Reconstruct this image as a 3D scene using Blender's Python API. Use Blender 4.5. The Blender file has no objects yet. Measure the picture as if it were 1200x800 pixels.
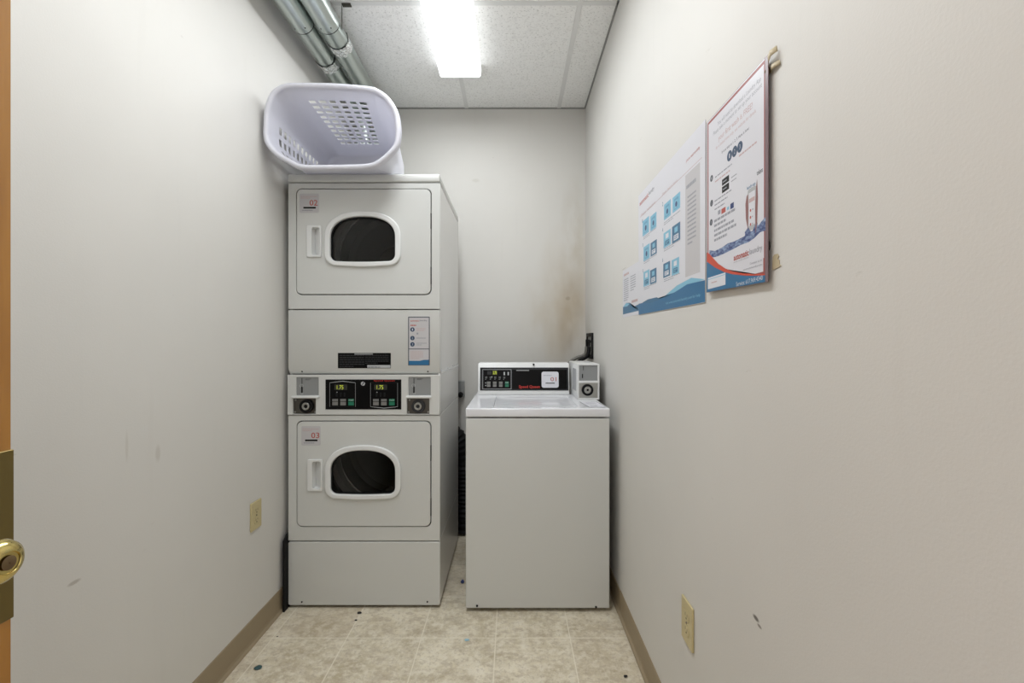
import bpy, bmesh, math, random
from mathutils import Vector, Matrix
random.seed(7)
C = bpy.context.scene.collection
F = 540.0; CAM = 1.215          # focal length in pixels of a 1200 px wide frame, eye height
XL, XR, YB, YF, HC = -1.045, 0.486, 3.05, -0.25, 2.758   # room
PI = math.pi

# ------------------------------------------------------------------ colour / materials
def lin(c):
    return tuple((v/12.92 if v <= .04045 else ((v+.055)/1.055)**2.4) for v in c)
def rgb(r, g, b): return lin((r/255, g/255, b/255)) + (1.0,)
MATS = {}
def mat(name, col, rough=.5, metal=0.0, spec=.5, emit=None, estr=0, bump=None, coat=0):
    if name in MATS: return MATS[name]
    m = bpy.data.materials.new(name); m.use_nodes = True
    nt = m.node_tree; b = nt.nodes['Principled BSDF']
    b.inputs['Base Color'].default_value = col
    b.inputs['Roughness'].default_value = rough
    b.inputs['Metallic'].default_value = metal
    b.inputs['Specular IOR Level'].default_value = spec
    if coat: b.inputs['Coat Weight'].default_value = coat; b.inputs['Coat Roughness'].default_value = .15
    if emit:
        b.inputs['Emission Color'].default_value = emit; b.inputs['Emission Strength'].default_value = estr
    if bump:
        sc, st, di = bump
        t = nt.nodes.new('ShaderNodeTexCoord'); n = nt.nodes.new('ShaderNodeTexNoise')
        n.inputs['Scale'].default_value = sc; n.inputs['Detail'].default_value = 3
        nt.links.new(t.outputs['Object'], n.inputs['Vector'])
        bp = nt.nodes.new('ShaderNodeBump'); bp.inputs['Strength'].default_value = st; bp.inputs['Distance'].default_value = di
        nt.links.new(n.outputs['Fac'], bp.inputs['Height']); nt.links.new(bp.outputs['Normal'], b.inputs['Normal'])
    MATS[name] = m
    return m

class NT:
    """small node helper"""
    def __init__(s, m):
        s.nt = m.node_tree; s.b = s.nt.nodes['Principled BSDF']
        g = s.nt.nodes.new('ShaderNodeNewGeometry'); s.pos = g.outputs['Position']
    def n(s, t, **k):
        x = s.nt.nodes.new(t)
        for a, v in k.items(): setattr(x, a, v)
        return x
    def l(s, a, b): s.nt.links.new(a, b)
    def mapping(s, vec, scale=(1,1,1), loc=(0,0,0), rot=(0,0,0)):
        m = s.n('ShaderNodeMapping'); m.inputs['Scale'].default_value = scale; m.inputs['Location'].default_value = loc
        m.inputs['Rotation'].default_value = rot
        s.l(vec, m.inputs['Vector']); return m.outputs['Vector']
    def noise(s, vec, scale, detail=4, rough=.55):
        n = s.n('ShaderNodeTexNoise'); n.inputs['Scale'].default_value = scale
        n.inputs['Detail'].default_value = detail; n.inputs['Roughness'].default_value = rough
        s.l(vec, n.inputs['Vector']); return n.outputs['Fac']
    def ramp(s, fac, a, b, ca=(0,0,0,1), cb=(1,1,1,1)):
        r = s.n('ShaderNodeValToRGB'); e = r.color_ramp.elements
        e[0].position = a; e[0].color = ca; e[1].position = b; e[1].color = cb
        s.l(fac, r.inputs['Fac']); return r.outputs['Color']
    def math(s, op, a, b=None):
        m = s.n('ShaderNodeMath', operation=op)
        for i, v in enumerate((a, b)):
            if v is None: continue
            if isinstance(v, (int, float)): m.inputs[i].default_value = v
            else: s.l(v, m.inputs[i])
        return m.outputs[0]
    def mix(s, fac, a, b, mode='MIX'):
        m = s.n('ShaderNodeMix', data_type='RGBA', blend_type=mode)
        for i, v in ((0, fac), (6, a), (7, b)):
            if isinstance(v, (int, float, tuple)): m.inputs[i].default_value = v
            else: s.l(v, m.inputs[i])
        return m.outputs[2]
    def blob(s, centre, radii, soft=1.0):
        """1 at the centre falling to 0 at the ellipsoid's edge"""
        v = s.mapping(s.pos, loc=tuple(-c/r for c, r in zip(centre, radii)), scale=tuple(1/r for r in radii))
        g = s.n('ShaderNodeVectorMath', operation='LENGTH'); s.l(v, g.inputs[0])
        a = s.math('SUBTRACT', 1.0, g.outputs['Value'])
        m = s.math('DIVIDE', a, soft); c = s.n('ShaderNodeClamp'); s.l(m, c.inputs[0]); return c.outputs[0]
    def bump(s, h, strength, dist):
        b = s.n('ShaderNodeBump'); b.inputs['Strength'].default_value = strength; b.inputs['Distance'].default_value = dist
        s.l(h, b.inputs['Height']); s.l(b.outputs['Normal'], s.b.inputs['Normal'])

def wall_material(name, col, marks=(), stains=()):
    m = mat(name, col, rough=.55, spec=.25); k = NT(m)
    base = k.mix(k.ramp(k.noise(k.pos, 1.6, 3), .35, .7), col, tuple(c*.955 for c in col[:3])+(1,))
    streak = k.noise(k.mapping(k.pos, scale=(22, 22, 1.6)), 1.0, 2)
    base = k.mix(k.math('MULTIPLY', k.ramp(streak, .62, .8), .05), base, rgb(170,165,155))
    # faint scuffs, small and sparse
    sc = k.noise(k.mapping(k.pos, scale=(3, 3, 9), rot=(.5,.2,.3)), 5.0, 5, .65)
    base = k.mix(k.math('MULTIPLY', k.ramp(sc, .70, .76), .22), base, rgb(140,132,118))
    for c, r, col2, amt, ns in stains:
        f = k.math('MULTIPLY', k.blob(c, r, 1.0), k.ramp(k.noise(k.mapping(k.pos, scale=(2,2,1)), ns, 3, .5), .30, .70))
        base = k.mix(k.math('MULTIPLY', f, amt), base, col2)
    for c, r, col2, amt in marks:
        base = k.mix(k.math('MULTIPLY', k.blob(c, r, .5), amt), base, col2)
    k.l(base, k.b.inputs['Base Color'])
    k.bump(k.noise(k.pos, 220, 3), .12, .002)
    return m

WALLC = rgb(215, 213, 208)
M_left = wall_material('paint_left', WALLC, marks=[
    ((XL, 1.36, .885), (.02, .012, .03), rgb(170,162,150), .3), ((XL, 1.25, .93), (.02, .006, .05), rgb(175,168,155), .25),
    ((XL, 1.10, .64), (.02, .02, .006), rgb(140,130,118), .5)])
M_right = wall_material('paint_right', WALLC, marks=[
    ((XR, .918, .664), (.02, .014, .006), rgb(90,85,78), .9), ((XR, .905, .656), (.02, .010, .004), rgb(110,104,95), .8),
    ((XR, 2.0, 1.53), (.02, .05, .003), rgb(170,165,158), .5)],
    stains=[((XR, 2.95, 1.0), (.3, .25, .5), rgb(128,122,96), .6, 5), ((XR, 2.6, .5), (.3, .5, .5), rgb(150,146,118), .5, 4)])
M_back = wall_material('paint_back', WALLC, stains=[
    ((.36, YB, 1.42), (.24, .5, .62), rgb(176,156,122), .8, 2.5), ((.40, YB, 1.30), (.12, .5, .42), rgb(128,106,74), .6, 4),
    ((.20, YB, 1.35), (.22, .5, .35), rgb(186,172,146), .55, 3), ((.42, YB, 1.85), (.12, .5, .5), rgb(170,155,128), .5, 6)],
    marks=[((.37, YB, 1.50), (.02, .3, .016), rgb(120,100,75), .3), ((-.24, YB, 2.28), (.03,.3,.015), rgb(190,186,176), .4)])
M_front = wall_material('paint_front', WALLC)

def floor_material():
    m = mat('vinyl_floor', rgb(186,176,156), rough=.42, spec=.35); k = NT(m)
    # 12 inch squares of printed vinyl
    br = k.n('ShaderNodeTexBrick'); br.offset = 0; br.squash = 1
    br.inputs['Scale'].default_value = 1; br.inputs['Mortar Size'].default_value = .0028
    br.inputs['Mortar Smooth'].default_value = .3
    br.inputs['Brick Width'].default_value = .305; br.inputs['Row Height'].default_value = .305
    br.inputs['Color1'].default_value = (0,0,0,1); br.inputs['Color2'].default_value = (1,1,1,1); br.inputs['Mortar'].default_value = (.5,.5,.5,1)
    k.l(k.mapping(k.pos, loc=(.067+.61*4, -1.89+.305*14, 0)), br.inputs['Vector'])
    big = k.noise(k.pos, 5.5, 6, .62); fine = k.noise(k.pos, 34, 6, .7); vein = k.noise(k.mapping(k.pos, scale=(1,1.5,1), rot=(0,0,.6)), 13, 8, .72)
    c = k.mix(k.ramp(big, .38, .62), rgb(190,178,150), rgb(232,224,202))
    c = k.mix(k.math('MULTIPLY', k.ramp(fine, .44, .60), .7), c, rgb(234,228,212))
    c = k.mix(k.math('MULTIPLY', k.ramp(k.noise(k.pos, 60, 5, .75), .52, .62), .5), c, rgb(168,154,130))
    c = k.mix(k.math('MULTIPLY', k.ramp(vein, .50, .60), .45), c, rgb(170,155,132))
    c = k.mix(k.math('MULTIPLY', k.ramp(vein, .38, .43, (1,1,1,1), (0,0,0,1)), .35), c, rgb(238,232,218))
    tile = k.n('ShaderNodeRGBToBW'); k.l(br.outputs['Color'], tile.inputs[0])
    c = k.mix(k.math('MULTIPLY', tile.outputs[0], .30), c, rgb(182,163,138))
    c = k.mix(k.math('MULTIPLY', br.outputs['Fac'], .75), c, rgb(232,225,208))
    # noise-broken darker brown tone on the floor around the gap between the machines
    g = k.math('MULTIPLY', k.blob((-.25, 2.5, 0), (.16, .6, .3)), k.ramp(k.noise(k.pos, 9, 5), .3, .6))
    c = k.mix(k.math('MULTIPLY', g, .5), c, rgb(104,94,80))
    k.l(c, k.b.inputs['Base Color'])
    k.bump(fine, .12, .002)
    return m

def ceiling_material():
    m = mat('mineral_tile', rgb(212,212,210), rough=.9, spec=.1); k = NT(m)
    n = k.noise(k.pos, 95, 4, .7); n2 = k.noise(k.mapping(k.pos, scale=(1,1,1)), 40, 4, .7)
    c = k.mix(k.ramp(n, .56, .64), rgb(244,244,242), rgb(206,206,203))
    c = k.mix(k.math('MULTIPLY', k.ramp(n2, .5, .7), .35), c, rgb(212,212,209))
    k.l(c, k.b.inputs['Base Color']); k.bump(n, .35, .003)
    return m

def wood_material():
    m = mat('oak_door', rgb(176,116,48), rough=.38, spec=.5, coat=.3); k = NT(m)
    v = k.mapping(k.pos, scale=(14, 14, 1.3), rot=(.12, 0, 0))
    n = k.noise(v, 3.2, 6, .6); w = k.n('ShaderNodeTexWave'); w.inputs['Scale'].default_value = 1.6; w.inputs['Distortion'].default_value = 6
    k.l(v, w.inputs['Vector'])
    c = k.mix(n, rgb(190,136,60), rgb(148,98,38)); c = k.mix(k.math('MULTIPLY', w.outputs['Fac'], .35), c, rgb(132,78,28))
    k.l(c, k.b.inputs['Base Color']); return m

M_floor = floor_material(); M_ceil = ceiling_material(); M_wood = wood_material()
M_base = mat('cove_rubber', rgb(152,137,112), .5, spec=.3)
M_white = mat('enamel_white', rgb(206,207,204), .28, spec=.5, bump=(260,.05,.0006))
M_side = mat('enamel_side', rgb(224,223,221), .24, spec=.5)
M_wtop = mat('porcelain_top', rgb(226,227,231), .13, spec=.55)
M_plast = mat('white_plastic', rgb(222,223,222), .3)
M_gap = mat('dark_gap', rgb(34,34,34), .8)
M_black = mat('black_gloss', rgb(5,5,6), .3, spec=.15)
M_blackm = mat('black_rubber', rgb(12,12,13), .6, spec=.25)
M_grey = mat('grey_plastic', rgb(140,142,142), .4)
M_lgrey = mat('light_grey_print', rgb(176,178,180), .5)
M_dgrey = mat('charcoal_panel', rgb(52,53,55), .4, spec=.2)
M_steel = mat('brushed_steel', rgb(176,176,172), .32, metal=1)
M_dsteel = mat('dark_steel', rgb(96,93,88), .35, metal=1)
M_galv = mat('galvanised_steel', rgb(186,194,190), .3, metal=1, bump=(30,.12,.004))
M_foil = mat('foil_tape', rgb(226,228,226), .22, metal=1, bump=(90,.9,.01))
M_drum = mat('drum_steel', rgb(110,110,108), .28, metal=1)
M_band = mat('drum_highlight_white', rgb(244,244,242), .5)  # plain white, standing in for bright highlights on the drum wall
M_brass = mat('polished_brass', rgb(206,186,118), .2, metal=1)
M_plate = mat('antique_brass', rgb(124,108,66), .38, metal=.85, bump=(40,.2,.002))
M_ivory = mat('ivory_plastic', rgb(196,182,138), .35)
M_basket = mat('lavender_white_plastic', rgb(233,233,240), .3, spec=.5)
M_lens = mat('lit_acrylic_lens', rgb(240,240,240), .4, emit=(.945,.975,1,1), estr=6.2)
M_lside = mat('lit_ribbed_lens_side', rgb(240,240,240), .5, emit=(.945,.975,1,1), estr=.75)
M_fix = mat('fixture_white', rgb(235,235,233), .4)
M_paper = mat('poster_paper', rgb(214,214,220), .35)
M_pwhite = mat('sticker_white', rgb(216,216,222), .4)
M_pink = mat('sticker_grey', rgb(192,190,192), .4)
M_blue = mat('poster_blue', rgb(34,104,148), .35)
M_lblue = mat('poster_light_blue', rgb(128,184,208), .4)
M_disc = mat('printed_disc', rgb(48,70,98), .4)
M_midblue = mat('poster_mid_blue', rgb(100,158,188), .4)
M_dblue = mat('poster_slate_blue', rgb(58,108,142), .4)
M_navy = mat('poster_navy', rgb(40,58,110), .4)
M_red = mat('print_red', rgb(178,84,74), .4)
M_mauve = mat('laminate_edge', rgb(124,104,108), .3)
M_bred = mat('poster_border_red', rgb(150,80,76), .4)
M_ink = mat('print_ink', rgb(70,74,84), .5)
M_lineg = mat('print_grey', rgb(150,152,160), .5)
M_linep = mat('print_pinkish', rgb(192,166,166), .5)
M_orange = mat('poster_orange_red', rgb(196,72,48), .4)
M_green = mat('button_green', rgb(22,112,84), .35)
M_btn = mat('button_grey', rgb(122,122,119), .4)
M_led = mat('led_yellow_green', rgb(150,160,50), .4, emit=rgb(190,204,60), estr=.28)
M_leddim = mat('display_olive', rgb(70,72,22), .4)
M_brandred = mat('brand_red', rgb(178,44,36), .4)
M_putty = mat('brown_putty', rgb(96,76,46), .7)
M_tape = mat('yellowed_tape', rgb(186,172,142), .5)
M_hose = mat('grey_hose', rgb(108,106,100), .5)
M_teal = mat('teal_chip', rgb(52,82,84), .5)
M_skyb = mat('pale_blue_chip', rgb(160,200,215), .5)
M_skin = mat('poster_hand_mauve', rgb(140,98,96), .5)
M_tbar = mat('grid_tee', rgb(222,222,220), .5)
M_angle = mat('wall_angle_shade', rgb(140,140,137), .5)
def glass_material():
    m = bpy.data.materials.new('dark_door_glass'); m.use_nodes = True; nt = m.node_tree; nt.nodes.clear()
    o = nt.nodes.new('ShaderNodeOutputMaterial'); t = nt.nodes.new('ShaderNodeBsdfTransparent'); g = nt.nodes.new('ShaderNodeBsdfGlossy')
    t.inputs[0].default_value = (.80,.80,.79,1); g.inputs['Roughness'].default_value = .05; g.inputs['Color'].default_value = (.45,.45,.45,1)
    f = nt.nodes.new('ShaderNodeFresnel'); f.inputs[0].default_value = 1.45; x = nt.nodes.new('ShaderNodeMixShader')
    nt.links.new(f.outputs[0], x.inputs[0]); nt.links.new(t.outputs[0], x.inputs[1]); nt.links.new(g.outputs[0], x.inputs[2]); nt.links.new(x.outputs[0], o.inputs[0])
    return m
M_glass = glass_material()
def add_translucency(m, amt):
    nt = m.node_tree; o = nt.nodes['Material Output']; b = nt.nodes['Principled BSDF']; t = nt.nodes.new('ShaderNodeBsdfTranslucent'); x = nt.nodes.new('ShaderNodeMixShader')
    t.inputs[0].default_value = b.inputs['Base Color'].default_value; x.inputs[0].default_value = amt
    nt.links.new(b.outputs[0], x.inputs[1]); nt.links.new(t.outputs[0], x.inputs[2]); nt.links.new(x.outputs[0], o.inputs[0])
add_translucency(M_basket, .28)
def water_material():
    m = mat('printed_water', rgb(60,90,150), .4); k = NT(m)
    c = k.mix(k.ramp(k.noise(k.mapping(k.pos, scale=(1,1,2.2)), 55, 6, .7), .42, .72), rgb(38,56,112), rgb(176,198,226)); k.l(c, k.b.inputs['Base Color']); return m
M_water = water_material()

# ------------------------------------------------------------------ object helpers
def origin_of(o):
    v = Vector((0,0,0))
    while o: v = v + o.location; o = o.parent
    return v
def finish(me, name, parent=None, smooth=None, base=None):
    """link a mesh given in world coordinates; its origin goes to its base (or the parent's)"""
    o = bpy.data.objects.new(name, me); C.objects.link(o)
    if parent:
        me.transform(Matrix.Translation(-origin_of(parent))); o.parent = parent
    else:
        xs = [v.co for v in me.vertices]
        c = Vector(((min(v.x for v in xs)+max(v.x for v in xs))/2, (min(v.y for v in xs)+max(v.y for v in xs))/2, min(v.z for v in xs))) if base is None else Vector(base)
        me.transform(Matrix.Translation(-c)); o.location = c
    if smooth is not None:
        for p in me.polygons: p.use_smooth = True
        me.set_sharp_from_angle(angle=math.radians(smooth))
    return o
def mesh_of(bm, mats):
    me = bpy.data.meshes.new('m'); bmesh.ops.recalc_face_normals(bm, faces=bm.faces[:]); bm.to_mesh(me); bm.free()
    for m in (mats if isinstance(mats, (list, tuple)) else [mats]): me.materials.append(m)
    return me
def add_box(bm, x0, x1, y0, y1, z0, z1, bev=0, seg=2, mi=0):
    r = bmesh.ops.create_cube(bm, size=1)
    vs = r['verts']
    for v in vs: v.co = Vector(((x0+x1)/2+v.co.x*(x1-x0), (y0+y1)/2+v.co.y*(y1-y0), (z0+z1)/2+v.co.z*(z1-z0)))
    fs = set(f for v in vs for f in v.link_faces)
    for f in fs: f.material_index = mi
    if bev:
        es = list(set(e for v in vs for e in v.link_edges))
        r = bmesh.ops.bevel(bm, geom=es, offset=bev, segments=seg, affect='EDGES', profile=.5)
        for f in r['faces']: f.material_index = mi
def box(name, x0, x1, y0, y1, z0, z1, m, parent=None, bev=0, seg=2):
    bm = bmesh.new(); add_box(bm, x0, x1, y0, y1, z0, z1, bev, seg)
    return finish(mesh_of(bm, m), name, parent, 40 if bev else None)
def add_cyl(bm, p0, p1, r0, r1=None, seg=32, mi=0, cap=True):
    r1 = r0 if r1 is None else r1
    p0, p1 = Vector(p0), Vector(p1); a = (p1-p0).normalized()
    u = a.orthogonal().normalized(); w = a.cross(u)
    A = [bm.verts.new(p0+(u*math.cos(t)+w*math.sin(t))*r0) for t in (2*PI*i/seg for i in range(seg))]
    B = [bm.verts.new(p1+(u*math.cos(t)+w*math.sin(t))*r1) for t in (2*PI*i/seg for i in range(seg))]
    for i in range(seg):
        f = bm.faces.new((A[i], A[(i+1)%seg], B[(i+1)%seg], B[i])); f.material_index = mi
    if cap:
        f = bm.faces.new(A[::-1]); f.material_index = mi; f = bm.faces.new(B); f.material_index = mi
def add_tube(bm, pts, r, seg=16, mi=0, closed=False):
    """round tube swept along points; r may be a list"""
    pts = [Vector(p) for p in pts]; n = len(pts); rings = []; up = None
    for i, p in enumerate(pts):
        t = ((pts[min(i+1, n-1)]-pts[max(i-1, 0)])).normalized()
        if up is None: up = t.orthogonal().normalized()
        up = (up - t*up.dot(t)).normalized(); w = t.cross(up); rr = r[i] if isinstance(r, (list, tuple)) else r
        rings.append([bm.verts.new(p+(up*math.cos(a)+w*math.sin(a))*rr) for a in (2*PI*k/seg for k in range(seg))])
    for a, b in zip(rings, rings[1:]):
        for k in range(seg):
            f = bm.faces.new((a[k], a[(k+1)%seg], b[(k+1)%seg], b[k])); f.material_index = mi
    bm.faces.new(rings[0][::-1]).material_index = mi; bm.faces.new(rings[-1]).material_index = mi
def bez(p0, p1, p2, p3, n=16):
    p0, p1, p2, p3 = map(Vector, (p0, p1, p2, p3))
    return [p0*(1-t)**3+p1*3*t*(1-t)**2+p2*3*t*t*(1-t)+p3*t**3 for t in (i/n for i in range(n+1))]
def curve_mesh(loops, depth, bev=0, res=3):
    """filled outline (first loop) with holes (others), in the local xy plane, z from 0 (back) to depth (front)"""
    cu = bpy.data.curves.new('c', 'CURVE'); cu.dimensions = '2D'; cu.fill_mode = 'BOTH'
    cu.extrude = max(depth/2-bev, 0); cu.bevel_depth = bev; cu.bevel_resolution = res; cu.offset = -bev
    for lp in loops:
        s = cu.splines.new('POLY'); s.points.add(len(lp)-1); s.use_cyclic_u = True
        for p, q in zip(s.points, lp): p.co = (q[0], q[1], 0, 1)
    o = bpy.data.objects.new('c', cu); C.objects.link(o); dg = bpy.context.evaluated_depsgraph_get(); dg.update()
    me = bpy.data.meshes.new_from_object(o.evaluated_get(dg)); bpy.data.objects.remove(o); bpy.data.curves.remove(cu)
    me.transform(Matrix.Translation((0,0,depth/2))); me.materials.clear()
    return me
def frame_mat(origin, u, v):
    """local x->u, y->v, z->u x v (towards the viewer)"""
    u, v = Vector(u), Vector(v); n = u.cross(v)
    return Matrix.Translation(origin) @ Matrix(((u.x,v.x,n.x,0),(u.y,v.y,n.y,0),(u.z,v.z,n.z,0),(0,0,0,1)))
FRONT = lambda y: frame_mat((0,y,0), (1,0,0), (0,0,1))        # x = X, y = Z, normal = -Y
def plate(name, loops, y_front, depth, m, parent=None, bev=0, M=None):
    """a plate facing -Y whose front stands at y_front"""
    me = curve_mesh(loops, depth, bev); me.transform(M if M else FRONT(y_front+depth)); me.materials.append(m)
    return finish(me, name, parent, 35 if bev else None)
def rrect(x0, x1, z0, z1, r, n=6):
    pts = []
    for cx, cz, a in ((x1-r, z1-r, 0), (x0+r, z1-r, 90), (x0+r, z0+r, 180), (x1-r, z0+r, 270)):
        for i in range(n+1):
            t = math.radians(a+90*i/n); pts.append((cx+r*math.cos(t), cz+r*math.sin(t)))
    return pts
def circ(cx, cz, r, n=32): return [(cx+r*math.cos(2*PI*i/n), cz+r*math.sin(2*PI*i/n)) for i in range(n)]
def join_into(bm, me, mi=0, M=None):
    if M: me.transform(M)
    k = len(bm.faces); bm.from_mesh(me); bm.faces.ensure_lookup_table()
    for f in bm.faces[k:]: f.material_index = mi
    bpy.data.meshes.remove(me)
def text_mesh(s, w, h, bold=0):
    cu = bpy.data.curves.new('t', 'FONT'); cu.body = s; cu.size = 1; cu.resolution_u = 2; cu.offset = bold; cu.space_character = 1.0
    o = bpy.data.objects.new('t', cu); C.objects.link(o); dg = bpy.context.evaluated_depsgraph_get(); dg.update()
    me = bpy.data.meshes.new_from_object(o.evaluated_get(dg)); bpy.data.objects.remove(o); bpy.data.curves.remove(cu)
    xs = [v.co.x for v in me.vertices]; ys = [v.co.y for v in me.vertices]
    sx = w/(max(xs)-min(xs)); sy = h/(max(ys)-min(ys)); x0, y0 = min(xs), min(ys)
    for v in me.vertices: v.co = Vector(((v.co.x-x0)*sx, (v.co.y-y0)*sy, 0))
    me.materials.clear()
    return me
class Print:
    """a printed flat thing: a board with ink laid on it, all one mesh"""
    def __init__(s, M): s.M = M; s.bm = bmesh.new(); s.mats = []; s.z = 0
    def mi(s, m):
        if m not in s.mats: s.mats.append(m)
        return s.mats.index(m)
    def board(s, loop, t, m, bev=0):
        me = curve_mesh([loop], t, bev); join_into(s.bm, me, s.mi(m), s.M); s.z = t
    def poly(s, pts, m, lay=1, t=.00006):
        z = s.z+lay*t; vs = [s.bm.verts.new(s.M @ Vector((a, b, z))) for a, b in pts]
        f = s.bm.faces.new(vs); f.material_index = s.mi(m)
        if f.calc_area() > 0 and len(pts) > 4: bmesh.ops.triangulate(s.bm, faces=[f])
    def rect(s, a0, b0, a1, b1, m, lay=1): s.poly([(a0,b0),(a1,b0),(a1,b1),(a0,b1)], m, lay)
    def ring(s, a0, b0, a1, b1, w, m, lay=1):
        s.rect(a0,b0,a1,b0+w,m,lay); s.rect(a0,b1-w,a1,b1,m,lay); s.rect(a0,b0+w,a0+w,b1-w,m,lay); s.rect(a1-w,b0+w,a1,b1-w,m,lay)
    def text(s, str_, a0, b0, a1, b1, m, lay=2, bold=0):
        me = text_mesh(str_, a1-a0, b1-b0, bold); join_into(s.bm, me, s.mi(m), s.M @ Matrix.Translation((a0, b0, s.z+lay*.00006)))
    def lines(s, a0, a1, b0, b1, n, m, lay=2, fill=.45, seed=1):
        """unreadable small print: broken strokes"""
        r = random.Random(seed); st = (b1-b0)/n
        for i in range(n):
            y = b1-(i+.5)*st; x = a0; end = a1 if i < n-1 else a0+(a1-a0)*r.uniform(.45,.95)
            while x < end:
                w = min((a1-a0)*r.uniform(.06,.16), end-x); s.rect(x, y-st*fill/2, x+w, y+st*fill/2, m, lay); x += w+(a1-a0)*.02
    def build(s, name, parent=None):
        me = bpy.data.meshes.new('p'); s.bm.to_mesh(me); s.bm.free()
        for m in s.mats: me.materials.append(m)
        return finish(me, name, parent)
def tag(o, label=None, cat=None, group=None, kind=None):
    if label: o['label'] = label
    if cat: o['category'] = cat
    if group: o['group'] = group
    if kind: o['kind'] = kind
    return o
def thing(name, label, cat, loc, group=None):
    o = bpy.data.objects.new(name, None); C.objects.link(o); o.location = loc; o.empty_display_size = .1
    return tag(o, label, cat, group)
def struct(o): o['kind'] = 'structure'; return o
# pixel of the photograph -> metres on a plane facing the camera at depth d
def px(x, d): return (x-600)*d/F
def pz(y, d): return (400-y)*d/F+CAM

# ------------------------------------------------------------------ the room
struct(box('floor', XL-.1, XR+.1, YF-1.2, YB+.1, -.1, 0, M_floor))
struct(box('ceiling', XL-.1, XR+.1, YF-.12, YB+.1, HC, HC+.1, M_ceil))
struct(box('wall_left', XL-.1, XL, YF, YB, 0, HC, M_left))
struct(box('wall_right', XR, XR+.1, YF, YB, 0, HC, M_right))
struct(box('wall_back', XL-.1, XR+.1, YB, YB+.1, 0, HC, M_back))
bm = bmesh.new()
add_box(bm, XL-.1, -.66, YF-.12, YF, 0, HC); add_box(bm, .24, XR+.1, YF-.12, YF, 0, HC); add_box(bm, -.66, .24, YF-.12, YF, 2.06, HC)
struct(finish(mesh_of(bm, M_front), 'wall_front'))
bm = bmesh.new()
add_box(bm, -.659, -.64, YF-.13, YF+.012, 0, 2.06); add_box(bm, .22, .239, YF-.13, YF+.012, 0, 2.06); add_box(bm, -.659, .239, YF-.13, YF+.012, 2.041, 2.059)
add_box(bm, .225, .29, YF, YF+.015, 0, 2.10); add_box(bm, -.655, .29, YF, YF+.015, 2.045, 2.11)
struct(finish(mesh_of(bm, M_wood), 'trim_1'))
def cove(name, pts_fn, a0, a1):
    # profile: (out from wall, height)
    prof = [(0,0),(.015,0),(.013,.004),(.006,.010),(.0035,.020),(.0032,.098),(.0015,.101),(0,.101)]
    bm = bmesh.new(); A = [bm.verts.new(pts_fn(o, a0, h)) for o, h in prof]; B = [bm.verts.new(pts_fn(o, a1, h)) for o, h in prof]
    n = len(prof)
    for i in range(n): bm.faces.new((A[i], A[(i+1)%n], B[(i+1)%n], B[i]))
    bm.faces.new(A); bm.faces.new(B[::-1]); return finish(mesh_of(bm, M_base), name)
struct(cove('baseboard_left', lambda o,a,h: (XL+o, a, h), YF+.02, YB))
struct(cove('baseboard_right', lambda o,a,h: (XR-o, a, h+.004), YF+.02, 2.055))
struct(cove('baseboard_right', lambda o,a,h: (XR-o-.0005, a, h), 2.06, YB))
struct(cove('baseboard_back', lambda o,a,h: (a, YB-o, h), XL+.02, XR-.02))
# ceiling grid: tees and the wall angle
bm = bmesh.new()
for x in (-.91, -.30, .31): add_box(bm, x-.012, x+.012, YF, YB, HC-.004, HC+.001)
for y in (.88, 2.10): 
    for a, b in ((XL, -.922), (-.898, -.312), (-.288, .298), (.322, XR)): add_box(bm, a, b, y-.012, y+.012, HC-.004, HC+.001)
struct(finish(mesh_of(bm, M_tbar), 'trim_2'))
bm = bmesh.new()
add_box(bm, XR-.009, XR, YF, YB, HC-.004, HC); add_box(bm, XL, XL+.009, YF, YB, HC-.004, HC); add_box(bm, XL+.010, XR-.010, YB-.010, YB, HC-.005, HC)  # grey of the back strip stands in for shadow under the sagging tiles
struct(finish(mesh_of(bm, M_angle), 'trim_3'))

# ------------------------------------------------------------------ ceiling light
lx0, lx1, ly0, ly1, lz = -.405, -.172, .14, 2.58, CAM+1.478  # near half lies out of view, lengthened to brighten the near walls
L = thing('ceiling_light', 'long fluorescent wraparound light glowing on the tiled ceiling', 'ceiling light', ((lx0+lx1)/2, (ly0+ly1)/2, HC-.004))
def prism_y(prof, y0, y1, m, name, parent, smooth=30):
    bm = bmesh.new(); A = [bm.verts.new((x, y0, z)) for x, z in prof]; B = [bm.verts.new((x, y1, z)) for x, z in prof]; n = len(prof)
    for i in range(n): bm.faces.new((A[i], A[(i+1)%n], B[(i+1)%n], B[i]))
    bm.faces.new(A); bm.faces.new(B[::-1]); return finish(mesh_of(bm, m), name, parent, smooth)
cx = (lx0+lx1)/2; hw = (lx1-lx0)/2
prism_y([(lx0+.02, HC-.004), (lx1-.02, HC-.004), (lx1-.012, HC-.018), (lx0+.012, HC-.018)], ly0+.01, ly1-.01, M_fix, 'housing', L)
prof = [(cx-hw+.006, HC-.019), (cx-hw, HC-.030), (cx-hw+.004, lz+.004), (cx-hw+.010, lz), (cx-.012, lz+.001), (cx, lz+.005), (cx+.012, lz+.001), (cx+hw-.010, lz), (cx+hw-.004, lz+.004), (cx+hw, HC-.030), (cx+hw-.006, HC-.019)]
ln = prism_y(prof, ly0+.006, ly1-.008, [M_lens, M_lside], 'lens', L)
for p in ln.data.polygons:
    if abs(p.normal.x) > .5 or p.normal.z > -.2: p.material_index = 1
capf = [(cx-hw-.001, HC-.006), (cx-hw-.001, HC-.030), (cx-hw+.003, lz+.003), (cx-hw+.009, lz-.003), (cx+hw-.009, lz-.003), (cx+hw-.003, lz+.003), (cx+hw+.001, HC-.030), (cx+hw+.001, HC-.006)]
prism_y(capf, ly0, ly0+.006, M_fix, 'end_cap', L); prism_y(capf, ly1-.008, ly1, M_fix, 'end_cap', L)

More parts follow.
